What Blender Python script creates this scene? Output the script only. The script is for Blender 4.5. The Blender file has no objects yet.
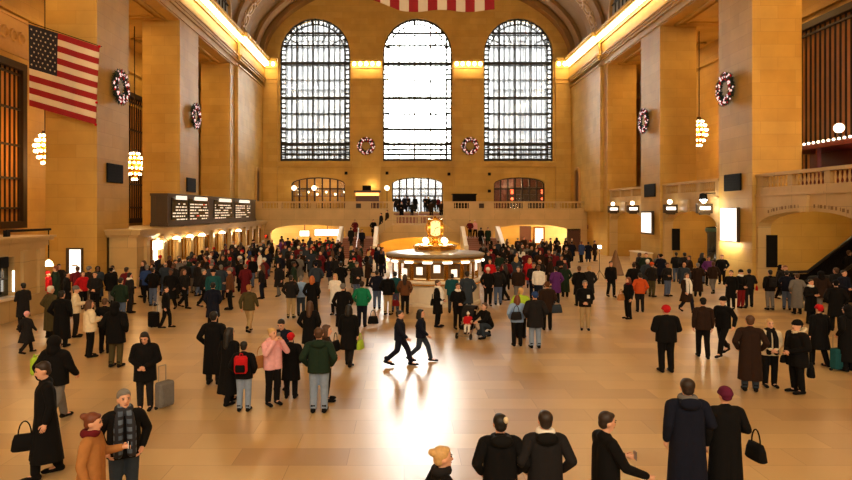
import bpy, bmesh, math, random
from mathutils import Vector, Matrix
from mathutils.geometry import tessellate_polygon
random.seed(7)
SC = bpy.context.scene
COL = SC.collection
R = math.radians
F, CXP, HZ, EYE = 636.0, 404.0, 211.0, 4.2          # focal length in pixels, vanishing point, eye height


def at(px, py, Y):
    return Vector(((px - CXP) * Y / F, Y, EYE - (py - HZ) * Y / F))


def ground(px, fy):
    Y = F * EYE / (fy - HZ)
    return Vector(((px - CXP) * Y / F, Y, 0.0))


def lin(c):
    return tuple(((v / 255) / 12.92 if v / 255 < 0.04045 else ((v / 255 + 0.055) / 1.055) ** 2.4) for v in c) + (1.0,)


# ------------------------------------------------------------------ materials
def new_mat(name):
    m = bpy.data.materials.new(name)
    m.use_nodes = True
    nt = m.node_tree
    return m, nt, nt.nodes['Principled BSDF']


def mat(name, rgb, rough=0.6, metal=0.0, vary=0.12, scale=8.0, bump=0.0, spec=0.5, sheen=0.0):
    m, nt, b = new_mat(name)
    c = lin(rgb)
    b.inputs['Roughness'].default_value = rough
    b.inputs['Metallic'].default_value = metal
    b.inputs['Specular IOR Level'].default_value = spec
    if sheen:
        b.inputs['Sheen Weight'].default_value = sheen
    tc = nt.nodes.new('ShaderNodeTexCoord')
    nz = nt.nodes.new('ShaderNodeTexNoise')
    nz.inputs['Scale'].default_value = scale
    nz.inputs['Detail'].default_value = 3
    nt.links.new(tc.outputs['Object'], nz.inputs['Vector'])
    mx = nt.nodes.new('ShaderNodeMix')
    mx.data_type = 'RGBA'
    mx.inputs[6].default_value = tuple(v * (1 - vary) for v in c[:3]) + (1,)
    mx.inputs[7].default_value = tuple(min(1, v * (1 + vary)) for v in c[:3]) + (1,)
    nt.links.new(nz.outputs['Fac'], mx.inputs[0])
    nt.links.new(mx.outputs[2], b.inputs['Base Color'])
    if bump:
        bp = nt.nodes.new('ShaderNodeBump')
        bp.inputs['Strength'].default_value = bump
        nt.links.new(nz.outputs['Fac'], bp.inputs['Height'])
        nt.links.new(bp.outputs['Normal'], b.inputs['Normal'])
    return m


def emit(name, rgb, s):
    m, nt, b = new_mat(name)
    c = lin(rgb)
    b.inputs['Base Color'].default_value = c
    b.inputs['Emission Color'].default_value = c
    b.inputs['Emission Strength'].default_value = s
    return m


def stone(name, c1, c2, bw, rh, rough=0.55, mortar=0.012, mcol=None, vary=0.25, floor=False, spec=0.4):
    """coursed stone; u runs along the wall (x+y), v is height; on a floor u,v are x,y"""
    m, nt, b = new_mat(name)
    g = nt.nodes.new('ShaderNodeNewGeometry')
    sx = nt.nodes.new('ShaderNodeSeparateXYZ')
    nt.links.new(g.outputs['Position'], sx.inputs[0])
    cb = nt.nodes.new('ShaderNodeCombineXYZ')
    if floor:
        nt.links.new(sx.outputs[0], cb.inputs[0])
        nt.links.new(sx.outputs[1], cb.inputs[1])
    else:
        ad = nt.nodes.new('ShaderNodeMath')
        nt.links.new(sx.outputs[0], ad.inputs[0])
        nt.links.new(sx.outputs[1], ad.inputs[1])
        nt.links.new(ad.outputs[0], cb.inputs[0])
        nt.links.new(sx.outputs[2], cb.inputs[1])
    br = nt.nodes.new('ShaderNodeTexBrick')
    br.inputs['Scale'].default_value = 1.0
    br.inputs['Brick Width'].default_value = bw
    br.inputs['Row Height'].default_value = rh
    br.inputs['Mortar Size'].default_value = mortar
    br.inputs['Mortar Smooth'].default_value = 0.3
    br.inputs['Color1'].default_value = lin(c1)
    br.inputs['Color2'].default_value = lin(c2)
    br.inputs['Mortar'].default_value = lin(mcol or tuple(v * 0.8 for v in c1))
    nt.links.new(cb.outputs[0], br.inputs['Vector'])
    nz = nt.nodes.new('ShaderNodeTexNoise')
    nz.inputs['Scale'].default_value = 0.7
    nz.inputs['Detail'].default_value = 6
    nt.links.new(g.outputs['Position'], nz.inputs['Vector'])
    rp = nt.nodes.new('ShaderNodeMapRange')
    rp.inputs[1].default_value = 0.3
    rp.inputs[2].default_value = 0.7
    rp.inputs[3].default_value = 1 - vary
    rp.inputs[4].default_value = 1 + vary * 0.4
    nt.links.new(nz.outputs['Fac'], rp.inputs[0])
    mx = nt.nodes.new('ShaderNodeMix')
    mx.data_type = 'RGBA'
    mx.blend_type = 'MULTIPLY'
    mx.inputs[0].default_value = 1.0
    nt.links.new(br.outputs['Color'], mx.inputs[6])
    nt.links.new(rp.outputs[0], mx.inputs[7])
    nt.links.new(mx.outputs[2], b.inputs['Base Color'])
    b.inputs['Roughness'].default_value = rough
    b.inputs['Specular IOR Level'].default_value = spec
    if floor:
        n2 = nt.nodes.new('ShaderNodeTexNoise')
        n2.inputs['Scale'].default_value = 1.6
        n2.inputs['Detail'].default_value = 4
        nt.links.new(g.outputs['Position'], n2.inputs['Vector'])
        r2 = nt.nodes.new('ShaderNodeMapRange')
        r2.inputs[3].default_value = rough - 0.03
        r2.inputs[4].default_value = rough + 0.03
        nt.links.new(n2.outputs['Fac'], r2.inputs[0])
        nt.links.new(r2.outputs[0], b.inputs['Roughness'])
    return m


M = {}
M['stone'] = stone('caen stone', (208, 170, 90), (200, 160, 78), 1.9, 0.7, 0.6, 0.008, (178, 142, 74), vary=0.14)
M['marble_wall'] = stone('botticino marble', (212, 182, 128), (202, 172, 118), 2.6, 1.1, 0.3, vary=0.14)
M['floor'] = stone('tennessee marble', (206, 174, 120), (180, 146, 100), 1.9, 0.75, 0.30, 0.005, (150, 116, 76), vary=0.07, floor=True, spec=0.95)
M['plaster'] = mat('vault plaster', (150, 114, 64), 0.8, vary=0.15, scale=0.6)
M['gilt'] = mat('gilded relief', (190, 150, 88), 0.45, 0.3, scale=4)
M['bronze'] = mat('dark bronze', (58, 44, 30), 0.45, 0.5)
M['iron'] = mat('window iron', (34, 36, 36), 0.6, 0.2)
M['brass'] = mat('polished brass', (205, 150, 60), 0.25, 0.9)
M['gold_metal'] = mat('golden clock metal', (230, 175, 70), 0.22, 1.0)
M['black'] = mat('black paint', (12, 11, 11), 0.8, spec=.2)
M['dark_grey'] = mat('dark grey metal', (52, 46, 38), 0.45, 0.3)
M['board_case'] = mat('board case', (78, 62, 42), 0.45, 0.2)
M['white_stone'] = mat('pale marble', (232, 220, 196), 0.3, vary=0.06)
M['wood'] = mat('dark wood', (80, 42, 24), 0.4)
M['red_wood'] = mat('red stained wood', (110, 34, 22), 0.4)
M['leaf'] = mat('fir green', (24, 38, 22), 0.8, scale=30, vary=0.4)
M['red_ball'] = mat('red ornament', (200, 20, 30), 0.25)
M['white_ball'] = emit('wreath lamp', (255, 216, 214), .8)
M['flag_red'] = mat('flag red', (150, 14, 28), 0.8, scale=3)
M['flag_white'] = mat('flag white', (222, 210, 190), 0.8, vary=0.05, scale=3)
M['flag_blue'] = mat('flag blue', (18, 22, 48), 0.8, scale=3)
M['bulb'] = emit('warm bulb', (255, 226, 170), 14)
M['globe'] = emit('lamp globe', (255, 232, 190), 6)
M['opal'] = emit('opal clock face', (255, 224, 160), .72)
M['tube'] = emit('white light tube', (255, 246, 230), 3.5)
M['poster_light'] = emit('backlit white poster', (255, 250, 240), 1.6)
M['text'] = emit('board letters', (255, 236, 205), .75)
M['text_red'] = emit('board red letters', (235, 80, 50), 1.0)
M['exit_red'] = emit('red sign light', (255, 60, 25), 3.0)
M['cool_lamp'] = emit('cool white lamp', (235, 245, 255), 12)
M['street_stone'] = stone('street facade', (92, 92, 92), (70, 71, 74), 3.0, 3.4, 0.8, 0.4, (60, 62, 66), vary=0.2)
M['street'] = mat('street', (180, 180, 180), 0.9)
M['tread'] = mat('stair tread', (150, 96, 68), 0.4)
M['screen_glass'] = mat('dark glass', (22, 30, 28), 0.08, spec=0.8)
M['booth_glass_dark'] = mat('booth interior', (120, 84, 34), 0.4)
M['paper'] = mat('white paper', (235, 232, 222), 0.7, vary=0.03)
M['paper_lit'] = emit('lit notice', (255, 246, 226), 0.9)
M['silver'] = mat('silver metal', (170, 170, 170), 0.3, 0.9)
M['rubber'] = mat('rubber', (20, 20, 20), 0.8)
M['eye'] = mat('eye', (30, 22, 18), 0.3)
M['lip'] = mat('lip', (150, 80, 70), 0.5)
M['brown_cone'] = mat('brown canvas', (112, 82, 50), 0.9)


def glass_mat():
    m = bpy.data.materials.new('window glass')
    m.use_nodes = True
    nt = m.node_tree
    nt.nodes.clear()
    o = nt.nodes.new('ShaderNodeOutputMaterial')
    mx = nt.nodes.new('ShaderNodeMixShader')
    t = nt.nodes.new('ShaderNodeBsdfTransparent')
    t.inputs[0].default_value = (0.93, 0.96, 0.97, 1)
    g = nt.nodes.new('ShaderNodeBsdfGlossy')
    g.inputs['Roughness'].default_value = 0.1
    mx.inputs[0].default_value = 0.06
    nt.links.new(t.outputs[0], mx.inputs[1])
    nt.links.new(g.outputs[0], mx.inputs[2])
    nt.links.new(mx.outputs[0], o.inputs[0])
    return m


M['glass'] = glass_mat()


def plaid_mat():
    m, nt, b = new_mat('blue grey plaid wool')
    tc = nt.nodes.new('ShaderNodeTexCoord')
    mp = nt.nodes.new('ShaderNodeMapping')
    mp.inputs['Scale'].default_value = (9, 9, 9)
    nt.links.new(tc.outputs['Object'], mp.inputs[0])
    ck = nt.nodes.new('ShaderNodeTexBrick')
    ck.offset = 0
    ck.inputs['Scale'].default_value = 1
    ck.inputs['Brick Width'].default_value = 0.9
    ck.inputs['Row Height'].default_value = 0.9
    ck.inputs['Mortar Size'].default_value = 0.2
    ck.inputs['Color1'].default_value = lin((96, 112, 132))
    ck.inputs['Color2'].default_value = lin((70, 84, 104))
    ck.inputs['Mortar'].default_value = lin((34, 36, 46))
    sx = nt.nodes.new('ShaderNodeSeparateXYZ')
    cb = nt.nodes.new('ShaderNodeCombineXYZ')
    nt.links.new(mp.outputs[0], sx.inputs[0])
    nt.links.new(sx.outputs[0], cb.inputs[0])
    nt.links.new(sx.outputs[2], cb.inputs[1])
    nt.links.new(cb.outputs[0], ck.inputs['Vector'])
    nt.links.new(ck.outputs['Color'], b.inputs['Base Color'])
    b.inputs['Roughness'].default_value = 0.9
    return m


M['plaid'] = plaid_mat()

CLOTH = {
    'black': (12, 11, 12), 'charcoal': (30, 28, 29), 'navy': (18, 22, 38), 'dark brown': (42, 27, 19), 'brown': (98, 62, 38),
    'dark green': (28, 46, 34), 'green': (22, 120, 84), 'maroon': (96, 22, 30), 'red': (190, 26, 32), 'grey': (112, 109, 106),
    'tan': (172, 118, 66), 'cream': (230, 214, 180), 'white': (238, 234, 226), 'pink': (232, 172, 176), 'light blue': (142, 172, 214),
    'teal': (26, 78, 84), 'purple': (92, 44, 112), 'olive': (74, 66, 40), 'blue': (42, 66, 118), 'jeans': (84, 100, 130),
    'light jeans': (132, 150, 176), 'khaki': (172, 146, 104), 'orange': (196, 82, 36), 'plum': (92, 28, 56), 'lime': (170, 205, 60),
    'dark red': (120, 24, 26), 'slate': (48, 58, 70),
}
for k, v in CLOTH.items():
    M['cloth ' + k] = mat('cloth ' + k, v, 0.9, vary=0.18, scale=14, bump=0.15, spec=0.2)
HAIR = {'black': (16, 13, 12), 'dark brown': (40, 26, 18), 'brown': (78, 50, 30), 'auburn': (108, 54, 28), 'blond': (205, 165, 105),
        'grey': (120, 116, 110), 'white': (215, 210, 200), 'ginger': (185, 100, 45)}
for k, v in HAIR.items():
    M['hair ' + k] = mat('hair ' + k, v, 0.55, vary=0.25, scale=40, bump=0.2)
SKIN = {'light': (226, 172, 140), 'tan': (196, 140, 104), 'dark': (110, 72, 50)}
for k, v in SKIN.items():
    M['skin ' + k] = mat('skin ' + k, v, 0.55, vary=0.05)


# ------------------------------------------------------------------ mesh builder
class MB:
    def __init__(s):
        s.v, s.f, s.m, s.mi = [], [], [], 0

    def add(s, vs, fs):
        o = len(s.v)
        s.v += [tuple(p) for p in vs]
        for f in fs:
            s.f.append(tuple(i + o for i in f))
            s.m.append(s.mi)
        return s

    def box(s, x0, x1, y0, y1, z0, z1):
        return s.add([(x0, y0, z0), (x1, y0, z0), (x1, y1, z0), (x0, y1, z0), (x0, y0, z1), (x1, y0, z1), (x1, y1, z1), (x0, y1, z1)],
                     [(0, 3, 2, 1), (4, 5, 6, 7), (0, 1, 5, 4), (1, 2, 6, 5), (2, 3, 7, 6), (3, 0, 4, 7)])

    def rbox(s, x0, x1, y0, y1, z0, z1, c):
        """box with chamfered vertical and top edges"""
        def ring(k, z):
            return [(x0 + k, y0 + c, z), (x0 + c, y0 + k, z), (x1 - c, y0 + k, z), (x1 - k, y0 + c, z), (x1 - k, y1 - c, z), (x1 - c, y1 - k, z), (x0 + c, y1 - k, z), (x0 + k, y1 - c, z)]
        rings = [ring(c * .6, z0), ring(0, z0 + c), ring(0, z1 - c), ring(c * .6, z1)]
        vs = [p for r in rings for p in r]
        fs = [tuple(range(7, -1, -1)), tuple(range(24, 32))]
        for k in range(3):
            for i in range(8):
                j = (i + 1) % 8
                fs.append((k * 8 + i, k * 8 + j, k * 8 + 8 + j, k * 8 + 8 + i))
        return s.add(vs, fs)

    def prism(s, loop, fn, d):
        """2-D loop (u,v) -> fn(u,v,w) extruded from w=0 to w=d"""
        n = len(loop)
        vs = [fn(u, v, 0) for u, v in loop] + [fn(u, v, d) for u, v in loop]
        fs = [tuple(range(n)), tuple(range(2 * n - 1, n - 1, -1))]
        fs += [(i, (i + 1) % n, n + (i + 1) % n, n + i) for i in range(n)]
        return s.add(vs, fs)

    def slab(s, outer, holes, fn, d):
        loops = [outer] + holes
        flat = [p for l in loops for p in l]
        tris = tessellate_polygon([[Vector((u, v, 0)) for u, v in l] for l in loops])
        n = len(flat)
        vs = [fn(u, v, 0) for u, v in flat] + [fn(u, v, d) for u, v in flat]
        fs = [tuple(t) for t in tris] + [tuple(i + n for i in t) for t in tris]
        o = 0
        for l in loops:
            k = len(l)
            fs += [(o + i, o + (i + 1) % k, o + (i + 1) % k + n, o + i + n) for i in range(k)]
            o += k
        return s.add(vs, fs)

    def tube(s, p0, p1, r0, r1=None, n=8, caps=True):
        r1 = r0 if r1 is None else r1
        p0, p1 = Vector(p0), Vector(p1)
        d = (p1 - p0)
        if d.length < 1e-6:
            return s
        d.normalize()
        a = d.orthogonal().normalized()
        b = d.cross(a)
        vs = []
        for p, r in ((p0, r0), (p1, r1)):
            vs += [p + (a * math.cos(2 * math.pi * i / n) + b * math.sin(2 * math.pi * i / n)) * r for i in range(n)]
        fs = [(i, (i + 1) % n, n + (i + 1) % n, n + i) for i in range(n)]
        if caps:
            fs += [tuple(range(n - 1, -1, -1)), tuple(range(n, 2 * n))]
        return s.add(vs, fs)

    def path(s, pts, r, n=6):
        for a, b in zip(pts[:-1], pts[1:]):
            s.tube(a, b, r, r, n)
        return s

    def capsule(s, p0, p1, r0, r1=None, n=12, q=3):
        r1 = r0 if r1 is None else r1
        p0, p1 = Vector(p0), Vector(p1)
        d = p1 - p0
        L = d.length
        d = d / L if L > 1e-6 else Vector((0, 0, 1))
        a = d.orthogonal().normalized()
        b = d.cross(a)
        rings = []
        for k in range(1, q + 1):
            t = math.pi / 2 * k / q
            rings.append((p0 - d * r0 * math.cos(t), r0 * math.sin(t)))
        for k in range(0, q):
            t = math.pi / 2 * k / q
            rings.append((p1 + d * r1 * math.sin(t), r1 * math.cos(t)))
        vs = [p0 - d * r0]
        for c, r in rings:
            vs += [c + (a * math.cos(2 * math.pi * i / n) + b * math.sin(2 * math.pi * i / n)) * r for i in range(n)]
        vs.append(p1 + d * r1)
        fs = [(0, 1 + (i + 1) % n, 1 + i) for i in range(n)]
        for k in range(len(rings) - 1):
            o = 1 + k * n
            fs += [(o + i, o + (i + 1) % n, o + n + (i + 1) % n, o + n + i) for i in range(n)]
        o = 1 + (len(rings) - 1) * n
        e = len(vs) - 1
        fs += [(o + i, o + (i + 1) % n, e) for i in range(n)]
        return s.add(vs, fs)

    def ball(s, c, r, n=12, k=8, rot=None):
        """ellipsoid; r a number or (rx,ry,rz)"""
        rx, ry, rz = (r, r, r) if not isinstance(r, (tuple, list)) else r
        c = Vector(c)
        vs = [(0, 0, -rz)]
        for j in range(1, k):
            t = math.pi * j / k
            vs += [(rx * math.sin(t) * math.cos(2 * math.pi * i / n), ry * math.sin(t) * math.sin(2 * math.pi * i / n), -rz * math.cos(t)) for i in range(n)]
        vs.append((0, 0, rz))
        fs = [(0, 1 + (i + 1) % n, 1 + i) for i in range(n)]
        for j in range(k - 2):
            o = 1 + j * n
            fs += [(o + i, o + (i + 1) % n, o + n + (i + 1) % n, o + n + i) for i in range(n)]
        o = 1 + (k - 2) * n
        fs += [(o + i, o + (i + 1) % n, len(vs) - 1) for i in range(n)]
        vs = [Vector(v) for v in vs]
        if rot is not None:
            vs = [rot @ v for v in vs]
        return s.add([v + c for v in vs], fs)

    def lathe(s, prof, c=(0, 0, 0), n=32):
        """profile of (r,z), closed loop if first point equals last"""
        vs = []
        for r, z in prof:
            vs += [(c[0] + r * math.cos(2 * math.pi * i / n), c[1] + r * math.sin(2 * math.pi * i / n), c[2] + z) for i in range(n)]
        fs = []
        for k in range(len(prof) - 1):
            o = k * n
            fs += [(o + i, o + (i + 1) % n, o + n + (i + 1) % n, o + n + i) for i in range(n)]
        if prof[0][0] > 1e-5 and prof[0] != prof[-1]:
            fs.append(tuple(range(n - 1, -1, -1)))
        if prof[-1][0] > 1e-5 and prof[0] != prof[-1]:
            fs.append(tuple(range((len(prof) - 1) * n, len(prof) * n)))
        return s.add(vs, fs)

    def torus(s, c, Rr, r, n=32, k=8, fn=None):
        vs = []
        for i in range(n):
            a = 2 * math.pi * i / n
            for j in range(k):
                b = 2 * math.pi * j / k
                p = Vector(((Rr + r * math.cos(b)) * math.cos(a), (Rr + r * math.cos(b)) * math.sin(a), r * math.sin(b)))
                if fn:
                    p = fn(p)
                vs.append(p + Vector(c))
        fs = [(i * k + j, ((i + 1) % n) * k + j, ((i + 1) % n) * k + (j + 1) % k, i * k + (j + 1) % k) for i in range(n) for j in range(k)]
        return s.add(vs, fs)

    def mesh(s, name, mats, smooth=False):
        me = bpy.data.meshes.new(name)
        me.from_pydata(s.v, [], s.f)
        for m in mats:
            me.materials.append(m)
        me.polygons.foreach_set('material_index', s.m)
        if smooth:
            me.polygons.foreach_set('use_smooth', [True] * len(me.polygons))
        me.update()
        return me

    def build(s, name, mats, parent=None, smooth=False):
        if not isinstance(mats, (list, tuple)):
            mats = [mats]
        bm = bmesh.new()
        me = s.mesh(name, mats, smooth)
        bm.from_mesh(me)
        bmesh.ops.recalc_face_normals(bm, faces=bm.faces)
        bm.to_mesh(me)
        bm.free()
        o = bpy.data.objects.new(name, me)
        COL.objects.link(o)
        if parent is not None:
            o.parent = parent
        return o


def tag(o, label=None, cat=None, group=None, kind=None):
    if label:
        o['label'] = label
    if cat:
        o['category'] = cat
    if group:
        o['group'] = group
    if kind:
        o['kind'] = kind
    return o


def empty(name, loc=(0, 0, 0), rz=0.0, sc=(1, 1, 1)):
    o = bpy.data.objects.new(name, None)
    o.empty_display_size = 0.1
    COL.objects.link(o)
    o.location = loc
    o.rotation_euler = (0, 0, rz)
    o.scale = sc
    return o


def inst(name, me, parent=None, m=None, loc=None):
    o = bpy.data.objects.new(name, me)
    COL.objects.link(o)
    if parent is not None:
        o.parent = parent
    if loc is not None:
        o.location = loc
    if m is not None and len(o.material_slots):
        o.material_slots[0].link = 'OBJECT'
        o.material_slots[0].material = m
    return o


def copy_tree(o, parent=None):
    c = o.copy()
    COL.objects.link(c)
    if parent is not None:
        c.parent = parent
    for ch in list(o.children):
        copy_tree(ch, c)
    return c


def struct(o, label, cat):
    return tag(o, label, cat, None, 'structure')


def light(name, kind, loc, power, rgb, size=0.2, sizey=None, rot=(0, 0, 0), spread=None):
    l = bpy.data.lights.new(name, kind)
    l.energy = power
    l.color = rgb
    if kind == 'AREA':
        l.size = size
        if sizey:
            l.shape = 'RECTANGLE'
            l.size_y = sizey
        if spread:
            l.spread = spread
    else:
        l.shadow_soft_size = size
    o = bpy.data.objects.new(name, l)
    COL.objects.link(o)
    o.location = loc
    o.rotation_euler = rot
    return o


def arch(u0, u1, v0, vs, vt, n=14):
    """opening outline with an elliptical head: from (u0,v0) up, over and down"""
    c, h = (u0 + u1) / 2, (u1 - u0) / 2
    pts = [(u0, v0)]
    for i in range(n + 1):
        a = math.pi - math.pi * i / n
        pts.append((c + h * math.cos(a), vs + (vt - vs) * math.sin(a)))
    pts.append((u1, v0))
    return pts


# ------------------------------------------------------------------ camera, world, view
cam_d = bpy.data.cameras.new('camera')
cam = bpy.data.objects.new('camera', cam_d)
COL.objects.link(cam)
cam.location = (0, 0, EYE)
cam.rotation_euler = (R(90), 0, 0)
cam_d.sensor_width = 36
cam_d.lens = 36 * F / 852
cam_d.shift_x = (426 - CXP) / 852
cam_d.shift_y = -(240 - HZ) / 852
cam_d.clip_end = 400
SC.camera = cam
SC.view_settings.view_transform = 'Standard'
SC.view_settings.look = 'None'
SC.view_settings.exposure = 0.12
SC.view_settings.gamma = 1
SC.view_settings.use_curve_mapping = False
w = bpy.data.worlds.new('overcast sky')
SC.world = w
w.use_nodes = True
bg = w.node_tree.nodes['Background']
bg.inputs[0].default_value = (1.0, 0.95, 0.87, 1)
bg.inputs[1].default_value = 40.0
SC.cycles.max_bounces = 8
SC.cycles.sample_clamp_indirect = 6.0

# ------------------------------------------------------------------ the hall
XL, XR, XLB, XRB, XLO, XRO = -16.1, 19.0, -18.8, 21.7, -23.0, 25.0
YW, YE, CX = 71.5, -14.0, 1.45
ZS, ZC = 17.9, 20.9                       # soffit of the bays, top of the cornice
PIL_L = [(-4.0, 0.1), (8.4, 12.3), (20.9, 24.8), (33.35, 37.2), (45.7, 49.8), (58.9, YW)]
PIL_R = [(-3.0, 1.1), (9.6, 13.5), (22.1, 26.0), (34.7, 38.4), (47.2, 51.0), (59.4, YW)]

mb = MB()
mb.box(-26, 28, YE, 84, -0.3, 0.0)
struct(mb.build('floor', M['floor']), 'polished tan marble floor of the station concourse', 'floor')

# west wall with three tall windows and three lower openings
WIN = [(-13.94, -6.07), (-2.36, 5.40), (8.99, 16.75)]
LOW = [(-12.7, -6.63), (-1.35, 4.38), (10.1, 15.85)]
holes = [arch(a, b, 9.82, 21.9, 25.9, 20) for a, b in WIN]
holes += [arch(a, b, 4.12, 7.25, 8.0, 10) for a, b in LOW]
mb = MB()
mb.slab([(XLO, 4.1), (XRO, 4.1), (XRO, 33), (XLO, 33)], holes, lambda u, v, q: (u, YW + q, v), 1.3)
wall_w = struct(mb.build('wall_west', M['stone']), 'pale stone end wall with three tall arched windows', 'wall')
# pilasters between the windows and string courses
for (a, b) in ((-5.85, -2.6), (5.62, 8.78), (-16.0, -14.2), (17.0, 18.9)):
    m2 = MB()
    m2.box(a, b, YW - 0.22, YW, 4.1, 18.8)
    m2.box(a - .08, b + .08, YW - 0.3, YW, 4.1, 5.0)
    m2.box(a - .06, b + .06, YW - 0.3, YW, 18.5, 18.8)
    m2.build('pilaster', M['stone'], wall_w)
for (a, b) in WIN:
    m2 = MB()
    m2.box(a - .3, b + .3, YW - 0.3, YW, 9.2, 9.45)
    m2.box(a - .3, b + .3, YW - 0.42, YW, 9.45, 9.75)
    m2.build('window_ledge', M['stone'], wall_w)

# east end, out of sight behind the camera, closes the hall
mb = MB()
mb.slab([(XLO, 0), (XRO, 0), (XRO, 33), (XLO, 33)], [], lambda u, v, q: (u, YE - q, v), 1.0)
struct(mb.build('wall_east', M['stone']), 'plain stone end wall behind the viewer', 'wall')

# piers
for side, pl, x0, x1 in (('south', PIL_L, XLB, XL), ('north', PIL_R, XR, XRB)):
    for i, (a, b) in enumerate(pl):
        m2 = MB()
        m2.box(x0, x1, a, b, 0, ZS)
        o = m2.build('pillar', M['stone'])
        where = ['behind the viewer', 'behind the viewer', 'nearest the viewer, outside the frame', 'nearest in view', 'second in view', 'farthest, running into the end wall'][i]
        s_ = 'left' if side == 'south' else 'right'
        struct(o, f'massive square stone pier on the {s_} wall, {where}', 'pillar')
# upper wall bands over the bays with the lit cornice
for side in ('south', 'north'):
    s = 1 if side == 'south' else -1
    xw = XL if side == 'south' else XR
    xo = XLO if side == 'south' else XRO
    m2 = MB()
    m2.box(min(xw, xw - s * 2.7), max(xw, xw - s * 2.7), YE, YW, ZS, 21.2)
    struct(m2.build('wall_' + side, M['stone']), f'stone wall band above the {"left" if s > 0 else "right"} piers', 'wall')
    m2 = MB()
    m2.box(min(xo, xo - s * .6), max(xo, xo - s * .6), YE, YW, 0, 21)
    for z0, z1 in ((12.95, 13.3), (15.8, 16.1)) if s > 0 else ((16.2, 16.5),):
        m2.box(min(xo, xo + s * .25), max(xo, xo + s * .25), YE, YW, z0, z1)
    struct(m2.build('wall_outer_' + side, M['stone']), f'outer stone aisle wall behind the {"left" if s > 0 else "right"} piers', 'wall')
    # coffered soffit of the aisle
    m2 = MB()
    m2.box(min(xw - s * 2.7, xo), max(xw - s * 2.7, xo), YE, YW, ZS, ZS + .3)
    pl = PIL_L if side == 'south' else PIL_R
    for (a, b), (c, d) in zip(pl[:-1], pl[1:]):
        x0, x1 = sorted((xw - s * .35, xw - s * 6.0))
        for k in (0.5, 1.0):
            m2.box(x0 + k, x1 - k, b + k, b + k + .2, ZS - .14, ZS + .01)
            m2.box(x0 + k, x1 - k, c - k - .2, c - k, ZS - .14, ZS + .01)
            m2.box(x0 + k, x0 + k + .2, b + k, c - k, ZS - .14, ZS + .01)
            m2.box(x1 - k - .2, x1 - k, b + k, c - k, ZS - .14, ZS + .01)
    struct(m2.build('ceiling_aisle_' + side, M['stone']), f'coffered soffit over the {"left" if s > 0 else "right"} bays', 'ceiling')


def cornice(name, p0, p1, inward, label, bulbs, clip=0):
    """cornice from p0 to p1 (x,y) at wall plane, projecting along inward"""
    p0, p1, n = Vector(p0), Vector(p1), Vector(inward)
    d = (p1 - p0)
    L = d.length
    d.normalize()

    def blk(mbb, a, b, pr, z0, z1, back=0.05):
        q = [p0 + d * a - n * back, p0 + d * b - n * back, p0 + d * b + n * pr, p0 + d * a + n * pr]
        mbb.add([(v.x, v.y, z0) for v in q] + [(v.x, v.y, z1) for v in q], [(0, 3, 2, 1), (4, 5, 6, 7), (0, 1, 5, 4), (1, 2, 6, 5), (2, 3, 7, 6), (3, 0, 4, 7)])
    m2 = MB()
    for pr, z0, z1 in ((.10, 18.0, 18.2), (.16, 18.55, 18.75), (.26, 18.75, 18.95), (.36, 18.95, 19.1), (.12, 19.1, 20.25), (.24, 20.25, 20.36), (.72, 20.86, 21.05), (.85, 21.05, 21.25), (.14, 20.36, 20.86)):
        blk(m2, -clip, L + clip, pr, z0, z1)
    o = m2.build(name, M['stone'])
    struct(o, label, 'cornice')
    me = BULB
    for k in bulbs:
        q = p0 + d * k + n * 0.55
        inst('bulb', me, o, None, (q.x, q.y, 20.62))
    return o


bmesh_ball = MB()
bmesh_ball.ball((0, 0, 0), (.2, .2, .24), 10, 7)
BULB = bmesh_ball.mesh('bulb', [M['bulb']], True)
nL = [71.0 - .58 * k for k in range(40)]
cornice('trim_1', (XL, YE), (XL, YW), (1, 0), 'long stone cornice with a row of lit bulbs on the left wall', [y - YE for y in nL])
cornice('trim_2', (XR, YE), (XR, YW), (-1, 0), 'long stone cornice with a row of lit bulbs on the right wall', [y - YE for y in nL])
for i, (a, b, lab) in enumerate(((-5.9, -2.5, 'short lit cornice between the left and middle windows'), (5.55, 8.85, 'short lit cornice between the middle and right windows'),
                                 (-16.0, -14.15, 'short lit cornice in the left corner beside the window'), (16.95, 18.9, 'short lit cornice in the right corner beside the window'))):
    n = max(2, int((b - a) / .62))
    cornice(f'trim_{i+3}', (a, YW), (b, YW), (0, -1), lab, [(b - a) * (k + .5) / n for k in range(n)])

for s_, xw, nm, lab in ((1, XL, 'trim_50', 'left'), (-1, XR, 'trim_51', 'right')):
    cornice(nm, (xw + s_ * .32, 60.6), (xw + s_ * .32, YW), (s_, 0), f'projecting end of the lit cornice in the far {lab} corner', [.3 + .58 * k for k in range(18)])
    m2 = MB()
    m2.box(min(xw, xw + s_ * .3), max(xw, xw + s_ * .3), 60.6, YW, 4.15, 18.0)
    struct(m2.build('trim_52' if s_ > 0 else 'trim_53', M['stone']), f'flat stone pilaster on the far {lab} pier', 'pilaster')
# barrel vault
mb = MB()
NV, A_, B_ = 40, 17.6, 9.6


def vault(t, dy=0, r=0):
    return (CX - (A_ - r) * math.cos(t), dy, 21.2 + (B_ - r) * math.sin(t))


def vault_band(y0, y1, r, th, t0=0.0, t1=math.pi):
    m_ = MB()
    vs = []
    for k in range(NV + 1):
        t = t0 + (t1 - t0) * k / NV
        vs += [vault(t, y0, r), vault(t, y1, r), vault(t, y1, r - th), vault(t, y0, r - th)]
    fs = []
    for k in range(NV):
        o = k * 4
        fs += [(o + j, o + (j + 1) % 4, o + 4 + (j + 1) % 4, o + 4 + j) for j in range(4)]
    fs += [(0, 1, 2, 3), (NV * 4 + 3, NV * 4 + 2, NV * 4 + 1, NV * 4)]
    return m_.add(vs, fs)


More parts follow.
